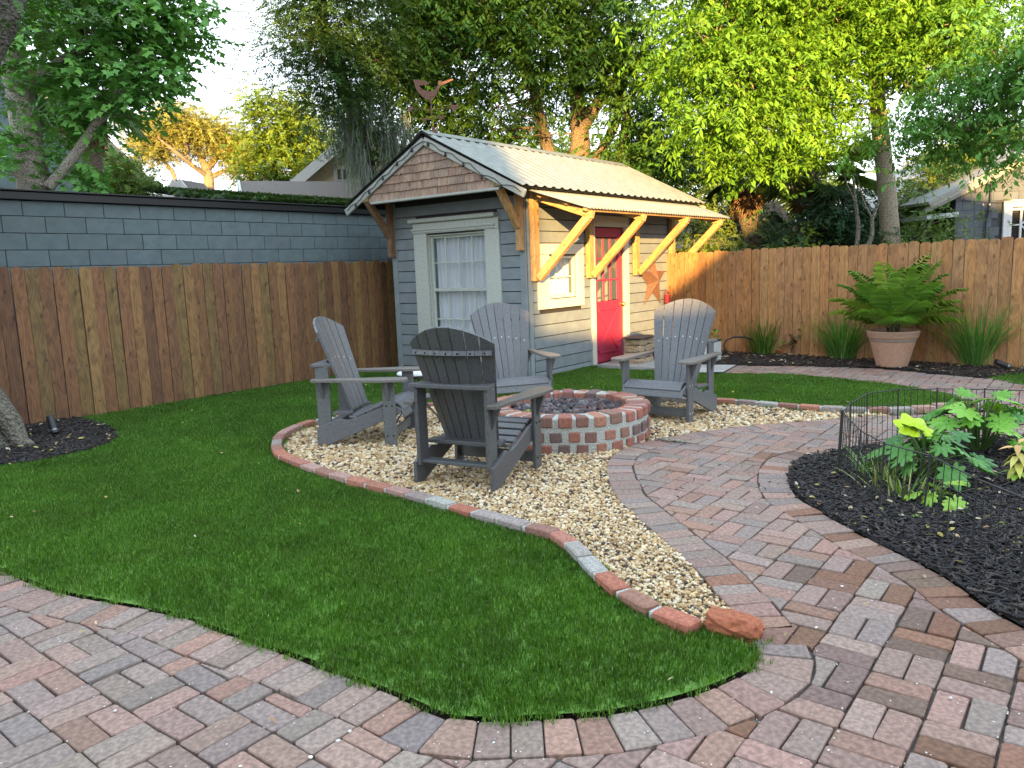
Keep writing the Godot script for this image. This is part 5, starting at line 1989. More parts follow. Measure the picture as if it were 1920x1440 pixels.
func strap_clump(base: String, label: String, category: String, at: Vector3, n: int, h: float, spread: float, w: float, cols: Array, group = ""):
	# arching narrow blades from one root
	var p = thing(base, label, category, at, 0.0, group)
	var b = MB.new()
	for i in n:
		var a = rf(0, TAU)
		var d = Vector3(cos(a), 0, sin(a))
		var l = h * rf(0.55, 1.15)
		var out = spread * pow(rng.randf(), 0.7)
		var droop = rf(0.1, 1.0) * out
		var c = pick(cols)
		b.col = jit(Color(c[0], c[1], c[2]), 0.2)
		var side = Vector3(-d.z, 0, d.x) * w * rf(0.7, 1.2)
		var prev = []
		var root = d * rf(0.0, 0.24) * minf(spread * 1.4, 1.0) + Vector3(rf(-0.05, 0.05), 0, rf(-0.05, 0.05))
		for k in 6:
			var t = k / 5.0
			var q = root + d * out * l * t * (0.75 + 0.25 * t) + UP * l * (t - droop * 0.55 * t * t * t)
			var ww = side * (1.0 - pow(t, 2.2)) 
			var row = [q - ww, q + ww]
			if k > 0:
				b.face([prev[0], prev[1], row[1], row[0]], d * -0.4 + UP, [Vector2.ZERO, Vector2.ZERO, Vector2.ZERO, Vector2.ZERO])
			prev = row
	var o = obj(b, "blades", M.leaf, p)
	o.set_meta("kind", "stuff")
	return p

func build_plants():
	var keep = rng.state
	# terracotta pot and feathery palm
	var at = Vector3(5.273, 0, -10.564)
	at.y = 0.02
	var pot = thing("terracotta_pot", "weathered terracotta pot with a thick rim, standing before the right fence", "pot", at)
	var b = MB.new()
	b.col = Color(0.50, 0.30, 0.20)
	b.lathe([Vector2(0, 0.0), Vector2(0.185, 0.0), Vector2(0.20, 0.01), Vector2(0.300, 0.40), Vector2(0.262, 0.40), Vector2(0.25, 0.37), Vector2(0.0, 0.37)], 40, Transform3D())
	obj(b, "body", M.terracotta, pot)
	b = MB.new()
	b.col = Color(0.46, 0.30, 0.21)
	b.lathe([Vector2(0.300, 0.402), Vector2(0.318, 0.405), Vector2(0.338, 0.485), Vector2(0.330, 0.498), Vector2(0.296, 0.498), Vector2(0.285, 0.402)], 40, Transform3D())
	obj(b, "rim", M.terracotta, pot)
	b = MB.new()
	b.col = Color(0.30, 0.24, 0.21)
	b.lathe([Vector2(0.2905, 0.355), Vector2(0.2965, 0.36), Vector2(0.302, 0.382), Vector2(0.298, 0.388)], 40, Transform3D())
	obj(b, "band", M.terracotta, pot)
	b = MB.new()
	b.lathe([Vector2(0.29, 0.45), Vector2(0.0, 0.46)], 24, Transform3D())
	obj(b, "potting_soil", M.mulch_bed, pot)
	rng.seed = 501
	var palm = thing("feather_palm", "bushy green feather palm with arching fronds growing in the terracotta pot", "palm", at + UP * 0.45)
	for i in 9:
		b = MB.new()
		b.col = Color(0.11, 0.10, 0.05)
		var a = i * 0.7
		b.tube([Vector3(cos(a) * 0.06, -0.02, sin(a) * 0.06), Vector3(cos(a) * 0.11, 0.28, sin(a) * 0.11)], [0.014, 0.009], 6)
		obj(b, "stem", M.bark, palm)
	for i in 30:
		var a = i * 2.399
		var f = (i + 0.5) / 30.0
		var d = Vector3(cos(a), 0, sin(a))
		var l = lerpf(0.98, 0.72, f) * rf(0.88, 1.08)
		b = MB.new()
		var pts = []
		for k in 11:
			var t = k / 10.0
			var bend = lerpf(0.12, 1.15, f) + 0.75 * t * t
			var prev = pts[k - 1] if k > 0 else d * rf(0.03, 0.09) + UP * 0.05
			pts.append(prev + (d * sin(bend) + UP * cos(bend)) * l / 10.0)
		b.col = Color(0.24, 0.29, 0.06)
		b.tube(pts, [0.007, 0.006, 0.006, 0.005, 0.005, 0.004, 0.004, 0.003, 0.003, 0.002, 0.002], 5)
		var tone = jit(Color(0.21, 0.43, 0.07) if rng.randf() < 0.6 else Color(0.32, 0.48, 0.08), 0.2)
		for k in 18:
			var t = 0.20 + 0.79 * (k + rf(-0.15, 0.15)) / 17.4
			var q = t * 10.0
			var p0 = (pts[int(q)] as Vector3).lerp(pts[mini(int(q) + 1, 10)], q - int(q))
			var fw = ((pts[mini(int(q) + 1, 10)] as Vector3) - pts[maxi(int(q) - 1, 0)]).normalized()
			var sd = Vector3(-d.z, 0, d.x)
			var nn = sd.cross(fw)
			if nn.y < 0: nn = -nn
			for s in [-1.0, 1.0]:
				var ll = (0.25 * sin(PI * clampf(t * 0.8 + 0.14, 0, 1)) + 0.05) * rf(0.8, 1.15)
				var dir = (sd * s + fw * rf(0.45, 0.65) + nn * rf(0.12, 0.34)).normalized()
				var mid = p0 + dir * ll * 0.5
				var tip = p0 + dir * ll + Vector3(0, -0.42 * ll, 0)
				var w = fw * 0.0046
				b.col = jit(tone, 0.22)
				b.face([p0 - w * 0.4, mid - w, tip, mid + w, p0 + w * 0.4], nn, [Vector2.ZERO, Vector2.ZERO, Vector2.ZERO, Vector2.ZERO, Vector2.ZERO])
		obj(b, "frond", M.leaf, palm)
	# grass clumps along the fence
	rng.seed = 77
	var gr = [[0.13, 0.31, 0.06], [0.17, 0.37, 0.08], [0.09, 0.24, 0.05], [0.27, 0.42, 0.13]]
	strap_clump("grass_clump", "yellow-green grass clump nearest the shed along the right fence", "ornamental grass", Vector3(4.166, 0, -12.600), 300, 0.70, 0.75, 0.007, [[0.10, 0.21, 0.03], [0.15, 0.27, 0.05], [0.06, 0.14, 0.025]])
	strap_clump("grass_clump", "dark green arching grass clump just left of the terracotta pot", "ornamental grass", Vector3(5.084, 0, -11.708), 640, 0.86, 1.05, 0.007, gr)
	strap_clump("grass_clump", "tall green grass clump right of the terracotta pot", "ornamental grass", Vector3(6.435, 0, -10.526), 760, 0.98, 1.0, 0.007, gr)
	strap_clump("grass_clump", "thin straggling grass clump cut by the right edge of the photo", "ornamental grass", Vector3(7.212, 0, -10.662), 140, 0.65, 1.1, 0.006, [[0.12, 0.17, 0.06], [0.17, 0.19, 0.09], [0.08, 0.14, 0.04]])
	strap_clump("liriope", "striped green and cream strap-leaved plant at the corner of the wire fence", "plant", Vector3(2.55, 0, -5.15), 60, 0.24, 1.2, 0.008, [[0.20, 0.30, 0.08], [0.42, 0.42, 0.22], [0.10, 0.20, 0.04]])
	strap_clump("liriope", "striped green strap-leaved plant beside the yellow-green leaf", "plant", Vector3(2.52, 0, -4.82), 50, 0.20, 1.2, 0.007, [[0.24, 0.32, 0.10], [0.36, 0.38, 0.16], [0.10, 0.20, 0.04]])
	# dark croton and a red-leaved shoot between the clumps
	at = Vector3(4.520, 0, -12.176)
	var cr = thing("croton", "dark-leaved croton with pale bare stems between two grass clumps", "plant", at)
	for i in 5:
		b = MB.new()
		b.col = Color(0.32, 0.26, 0.17)
		var d = Vector3(rf(-0.12, 0.12), 0.34 + 0.05 * i, rf(-0.1, 0.1))
		b.tube([Vector3.ZERO, d * 0.5 + Vector3(rf(-0.02, 0.02), 0, 0), d], [0.008, 0.006, 0.004], 5)
		obj(b, "stem", M.bark, cr)
		for k in 7:
			b = MB.new()
			var c = pick([[0.03, 0.045, 0.02], [0.06, 0.02, 0.02], [0.04, 0.07, 0.02], [0.10, 0.03, 0.02]])
			b.col = jit(Color(c[0], c[1], c[2]), 0.2)
			leaf_blade(b, Transform3D(Basis.from_euler(Vector3(rf(-0.6, 0.6), rf(0, TAU), 0)), d * rf(0.45, 1.0)), rf(0.08, 0.14), 0.42, 0.4)
			obj(b, "leaf", M.leaf_gloss, cr)
	at = Vector3(4.321, 0, -12.240)
	cr = thing("red_leaf_shoot", "small shoot with red and lime leaves beside the dark croton", "plant", at)
	for i in 6:
		b = MB.new()
		var c = [[0.40, 0.06, 0.04], [0.22, 0.36, 0.04], [0.36, 0.09, 0.05], [0.18, 0.30, 0.05], [0.3, 0.4, 0.06], [0.10, 0.18, 0.03]][i]
		b.col = Color(c[0], c[1], c[2])
		leaf_blade(b, Transform3D(Basis.from_euler(Vector3(0.75, i * 1.1, 0)), Vector3(0, 0.05 + 0.03 * i, 0)), 0.15, 0.38, 0.5)
		obj(b, "leaf", M.leaf_gloss, cr)
	# broad-leaved plants inside the wire fence
	var lime = [[0.15, 0.36, 0.04], [0.12, 0.31, 0.035], [0.19, 0.41, 0.05], [0.08, 0.24, 0.045]]
	philodendron("large bright green cut-leaved plant at the back of the wire-fenced bed", Vector3(3.601, 0, -5.808) , 34, 0.44, 0.19, lime, 900)
	philodendron("glossy green cut-leaved plant with one yellow-lime leaf, by the wire fence corner", Vector3(2.819, 0, -5.124), 26, 0.34, 0.18, [[0.08, 0.22, 0.045], [0.10, 0.26, 0.05], [0.06, 0.18, 0.05]], 905)
	philodendron("small low lime-green cut-leaved plant nearest the wire fence", Vector3(2.611, 0, -4.595), 8, 0.13, 0.14, [[0.26, 0.42, 0.05], [0.22, 0.38, 0.05]], 907)
	var ph = find_child("philodendron_001", false, false)
	b = MB.new()
	lobed_leaf(b, 0.27, 4, 0.22, Color(0.42, 0.58, 0.02))
	var yl = obj(b, "leaf", M.leaf_gloss, ph)
	yl.transform = Transform3D(Basis(UP, 0.15) * Basis(Vector3.RIGHT, 0.55), Vector3(-0.11, 0.33, 0.20))
	yl.set_meta("label", "yellow-lime broad leaf")
	rng.seed = 31
	at = Vector3(3.371, 0, -5.012)
	cr = thing("yellow_croton", "young plant with pale yellow and orange leaves at the right edge of the bed", "plant", at)
	b = MB.new()
	b.col = Color(0.22, 0.30, 0.08)
	b.tube([Vector3.ZERO, Vector3(0.01, 0.13, 0.0), Vector3(0, 0.27, 0.01)], [0.007, 0.006, 0.004], 6)
	obj(b, "stem", M.leaf, cr)
	for i in 24:
		b = MB.new()
		var hgt = 0.05 + 0.22 * i / 23.0
		var c = [[0.22, 0.38, 0.05], [0.55, 0.52, 0.12], [0.62, 0.56, 0.16], [0.58, 0.36, 0.14]][mini(int(i / 6.0), 3)]
		b.col = jit(Color(c[0], c[1], c[2]), 0.12)
		leaf_blade(b, Transform3D(Basis.from_euler(Vector3(rf(-0.5, 0.4) + (0.5 if i > 17 else 0.0), i * 2.4, 0)), Vector3(0, hgt, 0)), rf(0.08, 0.12), 0.42, 0.6)
		obj(b, "leaf", M.leaf_gloss, cr)
	var spots = [Vector3(2.397, 0, -4.766), Vector3(2.340, 0, -4.349), Vector3(3.045, 0, -4.804), Vector3(2.583, 0, -5.395), Vector3(2.727, 0, -4.166)]
	var says = ["tiny lime seedling in the mulch behind the third wire fence post", "tiny green seedling in the mulch in front of the small lime plant", "tiny seedling in open mulch left of the yellow-leaved plant", "tiny dark green seedling inside the wire fence corner", "tiny seedling in the mulch behind the nearest wire fence panel"]
	for i in spots.size():
		var sdl = thing("seedling", says[i], "plant", spots[i])
		for k in 5:
			b = MB.new()
			b.col = jit(Color(0.22, 0.36, 0.06), 0.25)
			leaf_blade(b, Transform3D(Basis.from_euler(Vector3(rf(0.0, 0.7), k * 1.26, 0)), Vector3(0, 0.02, 0)), rf(0.03, 0.06), 0.45, 0.5)
			obj(b, "leaf", M.leaf, sdl)
	rng.state = keep

# ---------- trees ----------
func leaf_sprig(kind: int) -> ArrayMesh:
	# a twig end with its leaves, about one unit long
	var b = MB.new()
	var r = RandomNumberGenerator.new()
	r.seed = 400 + kind
	var Z = Vector2.ZERO
	var specs = [[11, 0.36, 0.34, 0.9], [7, 0.42, 0.85, 0.5], [16, 0.24, 0.42, 0.6], [12, 0.28, 0.60, 0.5], [14, 0.20, 0.5, 0.4]]
	var q = specs[kind]
	for i in q[0]:
		var t = (i + 0.5) / q[0]
		var s = 1.0 if i % 2 == 0 else -1.0
		var base = Vector3(0, -0.10 * t * t, -t)
		var l = q[1] * r.randf_range(0.75, 1.15)
		var w = l * q[2] * 0.5
		var dir = Vector3(s * r.randf_range(0.6, 1.0), r.randf_range(-0.5, 0.25) - 0.25 * q[3], -r.randf_range(0.2, 0.8)).normalized()
		if i == q[0] - 1:
			dir = Vector3(0, -0.3, -1).normalized()
		var nn = (UP + Vector3(r.randf_range(-0.6, 0.6), 0, r.randf_range(-0.6, 0.6))).normalized()
		var side = dir.cross(nn).normalized() * w
		var k = r.randf_range(0.85, 1.15)
		b.col = Color(k, k, k)
		var tip = base + dir * l + Vector3(0, -0.06 * l, 0)
		if kind == 1:
			# broad lobed leaf
			var m = base + dir * l * 0.45
			b.face([base, m - side * 1.15 + dir * l * 0.02, base + dir * l * 0.62 - side * 0.45, tip, base + dir * l * 0.62 + side * 0.45, m + side * 1.15 + dir * l * 0.02], nn, [Z, Z, Z, Z, Z, Z])
		else:
			var m = base + dir * l * 0.45 + nn * l * 0.03
			b.face([base, m - side, tip], nn, [Z, Z, Z])
			b.face([base, tip, m + side], nn, [Z, Z, Z])
	return b.mesh()

var sprigs = []

func tree(base: String, label: String, category: String, woods: Array, blobs: Array, kind: int, size: float, per: float, ca: Color, cb: Color, sd: int, bark: Material, barkc: Color, spread = 0.38, twigs = 0.25, group = "") -> Node3D:
	# woods: [points, radii]; the first is the trunk. blobs: [centre, radius, height share]
	rng.seed = sd
	var root = thing(base, label, category, Vector3.ZERO, 0.0, group)
	var nodes = []
	for i in woods.size():
		var pts = []
		var rad = []
		var w = woods[i]
		for k in w[0].size() - 1:
			for j in 4:
				var t = j / 4.0
				pts.append((w[0][k] as Vector3).cubic_interpolate(w[0][k + 1], w[0][maxi(k - 1, 0)], w[0][mini(k + 2, w[0].size() - 1)], t))
				rad.append(lerpf(w[1][k], w[1][k + 1], t))
		pts.append(w[0][w[0].size() - 1])
		rad.append(w[1][w[1].size() - 1])
		for p in pts:
			nodes.append(p)
		var b = MB.new()
		b.col = barkc
		b.tube(pts, rad, 12 if i == 0 else 9, 0.16, true, sd + i)
		obj(b, "trunk" if i == 0 else "limb", bark, root)
	var xs = []
	var cs = []
	var tw = MB.new()
	tw.col = Color(barkc.r * 1.1, barkc.g * 1.05, barkc.b)
	var patch = FastNoiseLite.new()
	patch.seed = sd
	patch.frequency = 0.55
	for q in blobs:
		var c = q[0] as Vector3
		var r = q[1] as float
		var hv = q[2] if q.size() > 2 else 0.85
		var den = q[3] if q.size() > 3 else 1.0
		var n = int(per * den * pow(r / 1.2, 2.0)) + 2
		for i in n:
			var d = Vector3(rf(-1, 1), rf(-1, 1), rf(-1, 1)).normalized()
			var at = c + d * Vector3(r, r * hv, r) * pow(rng.randf(), 0.45)
			if nodes.size() and rng.randf() < twigs:
				var bestp = nodes[0]
				for k in 14:
					var o = nodes[rng.randi() % nodes.size()]
					if o.distance_squared_to(at) < bestp.distance_squared_to(at):
						bestp = o
				if bestp.distance_to(at) < r * 3.2:
					var m = (bestp as Vector3).lerp(at, 0.5) + Vector3(rf(-0.2, 0.2), rf(0.0, 0.25), rf(-0.2, 0.2)) * r * 0.5
					tw.tube([bestp, m, at], [0.022, 0.012, 0.004], 4, 0.0, false)
			var shade = 0.5 + 0.5 * patch.get_noise_3dv(at * 1.2)
			var k2 = rng.randi_range(7, 13)
			var yaw0 = rf(0, TAU)
			for j in k2:
				var g = Vector3(rng.randfn(), rng.randfn() * 0.7, rng.randfn()) * spread
				var s = size * rf(0.7, 1.25)
				var yaw = atan2(-g.x, -g.z) if rng.randf() < 0.6 else rf(0, TAU)
				xs.append(Transform3D(Basis.from_euler(Vector3(rf(-0.9, 0.35), yaw, rf(-0.5, 0.5))).scaled(Vector3.ONE * s), at + g))
				cs.append(jit(ca.lerp(cb, clampf(shade + rf(-0.25, 0.25), 0, 1)), 0.14))
	if twigs > 0.0 and tw.v.size():
		var o = obj(tw, "twigs", bark, root)
		o.set_meta("kind", "stuff")
	many(sprigs[kind], M.leaf, xs, cs, root, "crown")
	return root

func palm_tree(base: String, label: String, foot: Vector3, head: Vector3, rad: float, fronds: int, l: float, sd: int, cols: Array, dead: int):
	rng.seed = sd
	var p = thing(base, label, "palm")
	var b = MB.new()
	b.col = Color(0.20, 0.15, 0.11)
	var pts = []
	for i in 13:
		pts.append(foot.lerp(head, i / 12.0) + Vector3(sin(i * 0.4) * 0.08, 0, 0))
	b.tube(pts, [rad], 10, 0.2)
	obj(b, "trunk", M.bark, p)
	for i in fronds + dead:
		var old = i >= fronds
		b = MB.new()
		var a = i * 2.4 + rf(-0.2, 0.2)
		var d = Vector3(cos(a), 0, sin(a))
		var f = float(i) / fronds
		var up = lerpf(1.0, -0.5, f) if not old else -2.2
		var stalk = (d + UP * up).normalized() * l * (0.55 if not old else 0.35)
		var hub = head + stalk
		b.col = Color(0.2, 0.22, 0.08) if not old else Color(0.22, 0.14, 0.08)
		b.tube([head, head + stalk * 0.5 + UP * 0.04, hub], [0.016, 0.012, 0.01], 5)
		var fw = (stalk.normalized() + Vector3(0, -0.35 if not old else -0.9, 0)).normalized()
		var sd2 = fw.cross(UP).normalized()
		var nn = sd2.cross(fw)
		var c = cols[i % cols.size()] if not old else [0.26, 0.16, 0.085]
		for k in 26:
			var w = lerpf(-2.0, 2.0, k / 25.0)
			var dir = fw * cos(w) + sd2 * sin(w)
			var ll = l * (0.62 - 0.06 * absf(w)) * rf(0.9, 1.05) * (1.0 if not old else 0.75)
			var mid = hub + dir * ll * 0.6 + nn * 0.02
			var tip = hub + dir * ll + Vector3(0, -0.22 * ll, 0)
			var wd = (fw * -sin(w) + sd2 * cos(w)) * ll * 0.035
			b.col = jit(Color(c[0], c[1], c[2]), 0.15)
			b.face([hub, mid - wd, tip, mid + wd], nn, [Vector2.ZERO, Vector2.ZERO, Vector2.ZERO, Vector2.ZERO])
		obj(b, "dead_frond" if old else "frond", M.leaf, p)

func build_trees():
	for k in 5:
		sprigs.append(leaf_sprig(k))
	var grey = Color(0.22, 0.19, 0.15)
	# big near tree cut by the left edge: flared foot below, dark limb at the top
	var b0 = Vector3(-5.245, 0, -7.408)
	rng.seed = 61
	var t0 = tree("oak_tree", "big rough-barked tree at the left edge, its flared foot in the mulch", "tree", [[[b0 + Vector3(0.05, -0.15, 0.0), b0 + Vector3(0.0, 0.12, 0), b0 + Vector3(-0.10, 0.5, 0), b0 + Vector3(-0.22, 1.2, 0), b0 + Vector3(-0.38, 2.4, -0.2), Vector3(-4.91, 3.29, -7.42), Vector3(-4.74, 3.88, -7.53), Vector3(-4.53, 4.47, -7.66)], [0.459, 0.357, 0.285, 0.246, 0.230, 0.187, 0.162, 0.145]], [[Vector3(-4.74, 3.69, -7.53), Vector3(-4.65, 3.89, -7.59), Vector3(-4.54, 4.14, -7.65), Vector3(-4.43, 4.48, -7.72)], [0.12, 0.115, 0.11, 0.10]]], [[Vector3(-5.05, 4.41, -7.45), 1.1], [Vector3(-4.64, 4.81, -7.94), 0.9], [Vector3(-5.37, 3.54, -7.84), 0.7]], 3, 0.20, 34.0, Color(0.04, 0.10, 0.02), Color(0.07, 0.15, 0.03), 62, M.bark, Color(0.155, 0.145, 0.115), 0.3, 0.1)
	for q in [[0.9, 0.42], [2.0, 0.4], [0.1, 0.34], [3.2, 0.4]]:
		var b = MB.new()
		b.col = Color(0.19, 0.17, 0.13)
		var d = Vector3(cos(q[0]), 0, sin(q[0]))
		b.tube([b0 + UP * 0.55 + d * 0.20, b0 + UP * 0.22 + d * 0.36, b0 + UP * 0.03 + d * (q[1] + 0.08), b0 + UP * -0.08 + d * (q[1] + 0.3)], [0.09, 0.12, 0.10, 0.04], 9, 0.2)
		obj(b, "root", M.bark, t0)
	# unseen tree added behind the camera to dapple the crowns over the shed
	tree("oak_tree", "unseen tall loosely leaved tree added behind the camera for dappled shade", "tree", [[[Vector3(-4.2, 0, 18), Vector3(-4.0, 4, 18), Vector3(-3.2, 8, 18), Vector3(-2.4, 12, 18)], [0.4, 0.34, 0.26, 0.12]]], [[Vector3(-2.6, 12.0, 18), 2.1, 0.9], [Vector3(0.0, 12.6, 18), 1.6, 0.9], [Vector3(-4.6, 12.2, 18), 1.8, 0.9], [Vector3(-1.6, 14.6, 18), 1.8, 0.8], [Vector3(-6.2, 13.4, 18), 1.6, 0.9]], 3, 0.55, 10.0, Color(0.06, 0.14, 0.03), Color(0.10, 0.2, 0.03), 65, M.bark, grey, 0.4, 0.2)
	# mottled sycamore-like tree over the garage
	tree("sycamore_tree", "tree with mottled pale-patched trunk and broad dark green leaves behind the garage at the left", "tree", [[[Vector3(-7.00, 2.45, -11.66), Vector3(-6.94, 2.91, -11.70), Vector3(-6.96, 3.52, -11.69), Vector3(-6.96, 4.19, -11.68), Vector3(-7.01, 4.77, -11.66), Vector3(-7.02, 5.42, -11.65), Vector3(-6.99, 6.14, -11.67)], [0.24, 0.23, 0.20, 0.185, 0.17, 0.15, 0.13]], [[Vector3(-6.63, 2.96, -11.53), Vector3(-6.25, 3.41, -11.63), Vector3(-5.89, 3.90, -11.70), Vector3(-5.62, 4.23, -11.72), Vector3(-5.28, 4.75, -11.77), Vector3(-4.90, 5.26, -11.82)], [0.075, 0.07, 0.062, 0.055, 0.045, 0.03]], [[Vector3(-6.94, 4.27, -11.69), Vector3(-6.54, 4.59, -11.70), Vector3(-6.18, 4.78, -11.66), Vector3(-5.82, 4.98, -11.63), Vector3(-5.44, 5.38, -11.70)], [0.09, 0.08, 0.07, 0.06, 0.04]]],
		[[Vector3(-6.26, 5.17, -11.62), 0.95, 0.9, 0.7], [Vector3(-5.57, 5.19, -11.75), 0.9, 0.9, 1.0], [Vector3(-5.21, 4.86, -11.80), 0.62, 0.9, 1.1], [Vector3(-4.87, 5.23, -11.84), 0.5, 0.7], [Vector3(-4.52, 5.37, -11.87), 0.26, 0.6], [Vector3(-5.04, 4.54, -11.87), 0.30, 0.8], [Vector3(-5.55, 4.38, -11.76), 0.52, 0.8, 1.0], [Vector3(-5.43, 4.07, -11.92), 0.24, 0.6], [Vector3(-5.84, 5.88, -11.84), 1.0], [Vector3(-4.96, 5.87, -11.91), 0.55], [Vector3(-6.58, 5.41, -11.44), 0.65, 0.8, 0.6], [Vector3(-6.31, 4.58, -11.25), 0.36, 0.8, 0.6], [Vector3(-6.21, 4.16, -11.65), 0.42, 0.8, 0.7], [Vector3(-5.98, 3.93, -11.88), 0.28, 0.6], [Vector3(-7.08, 3.70, -11.38), 0.35, 0.9, 0.7], [Vector3(-6.60, 3.38, -11.89), 0.33, 0.7, 0.7], [Vector3(-7.01, 3.16, -11.18), 0.28, 0.7, 0.7], [Vector3(-6.35, 3.12, -12.03), 0.30, 0.6, 0.8], [Vector3(-6.69, 3.84, -12.07), 0.3, 0.7, 0.6]],
		1, 0.27, 44.0, Color(0.10, 0.27, 0.065), Color(0.17, 0.38, 0.07), 71, M.bark_pale, Color(0.40, 0.35, 0.29), 0.22, 0.25)
	# cabbage palm half hidden by it
	palm_tree("cabbage_palm", "fan palm with hanging brown fronds, half hidden behind the mottled tree", Vector3(-8.26, 2.73, -15.99), Vector3(-8.33, 5.12, -15.96), 0.19, 14, 1.25, 81, [[0.13, 0.22, 0.15], [0.20, 0.28, 0.16], [0.08, 0.16, 0.06]], 8)
	# low sunlit tree in front of the far oak
	tree("leafy_tree", "low yellow-green sunlit tree above the garage, left of the golden oak", "tree", [[[Vector3(-8.99, 2.92, -18.98), Vector3(-8.91, 3.80, -19.02), Vector3(-8.91, 4.42, -19.02)], [0.15, 0.12, 0.07]]], [[Vector3(-8.92, 4.11, -18.46), 0.55], [Vector3(-8.54, 3.81, -18.64), 0.5], [Vector3(-9.14, 3.80, -18.35), 0.5], [Vector3(-8.24, 3.61, -18.77), 0.38], [Vector3(-8.68, 3.55, -18.35), 0.5], [Vector3(-9.31, 4.47, -18.82), 0.4]], 3, 0.26, 60.0, Color(0.07, 0.15, 0.02), Color(0.17, 0.24, 0.025), 91, M.bark, grey, 0.25, 0.15)
	# spreading golden oak far away
	tree("oak_tree", "far spreading oak with golden sunlit leaves and pale twisting limbs, above the garage roof", "tree", [[[Vector3(-13.47, 4.01, -35.53), Vector3(-13.29, 5.65, -35.60), Vector3(-13.32, 6.35, -35.59), Vector3(-13.62, 7.15, -35.47)], [0.30, 0.25, 0.19, 0.10]], [[Vector3(-13.29, 6.12, -35.60), Vector3(-13.69, 6.51, -34.91), Vector3(-14.06, 6.99, -34.23), Vector3(-14.59, 7.48, -34.00)], [0.13, 0.10, 0.08, 0.035]], [[Vector3(-13.28, 6.00, -35.60), Vector3(-12.64, 6.35, -35.84), Vector3(-12.10, 6.40, -36.02), Vector3(-11.69, 6.83, -36.16)], [0.12, 0.10, 0.07, 0.035]], [[Vector3(-13.31, 6.39, -35.59), Vector3(-12.80, 7.05, -35.78), Vector3(-12.42, 7.71, -35.91)], [0.16, 0.12, 0.06]], [[Vector3(-14.55, 5.76, -35.10), Vector3(-14.66, 6.33, -35.06), Vector3(-15.05, 6.89, -34.89)], [0.11, 0.09, 0.04]], [[Vector3(-13.82, 6.63, -34.97), Vector3(-13.79, 7.28, -34.76), Vector3(-13.82, 7.91, -34.54)], [0.08, 0.06, 0.03]]], [[Vector3(-14.96, 7.91, -34.93), 1.25, 0.45], [Vector3(-14.02, 8.44, -35.32), 1.2, 0.5], [Vector3(-13.23, 8.12, -35.62), 1.1, 0.45], [Vector3(-12.42, 7.71, -35.91), 1.1, 0.45], [Vector3(-11.82, 7.11, -36.11), 0.95, 0.5], [Vector3(-15.50, 7.26, -34.69), 0.9, 0.5], [Vector3(-14.52, 7.36, -35.12), 0.9, 0.4, 0.6], [Vector3(-12.89, 7.16, -35.75), 0.9, 0.4, 0.6], [Vector3(-11.55, 6.41, -36.20), 0.8, 0.5], [Vector3(-14.54, 8.71, -35.11), 0.5, 0.6]], 2, 0.40, 80.0, Color(0.25, 0.27, 0.05), Color(0.36, 0.33, 0.08), 101, M.bark, Color(0.42, 0.33, 0.22), 0.40, 0.3)
	# bright tree left of the shed
	tree("leafy_tree", "sunlit lime-green tree behind the beige house, left of the shed", "tree", [[[Vector3(-6.38, 3.12, -24.17), Vector3(-6.29, 4.40, -24.20), Vector3(-6.28, 5.50, -24.20), Vector3(-6.14, 6.44, -24.23)], [0.25, 0.22, 0.16, 0.08]]], [[Vector3(-6.75, 6.35, -24.07), 1.05], [Vector3(-7.03, 5.57, -23.99), 0.75], [Vector3(-6.11, 6.12, -24.65), 1.2], [Vector3(-5.66, 5.22, -24.56), 1.1], [Vector3(-6.49, 5.00, -23.93), 1.0], [Vector3(-7.25, 4.69, -23.72), 0.8], [Vector3(-6.03, 4.51, -23.85), 0.9], [Vector3(-5.31, 4.53, -24.23), 0.9], [Vector3(-7.30, 6.72, -23.91), 0.4]], 3, 0.32, 64.0, Color(0.10, 0.20, 0.025), Color(0.22, 0.30, 0.03), 111, M.bark, Color(0.28, 0.22, 0.16), 0.34, 0.15)
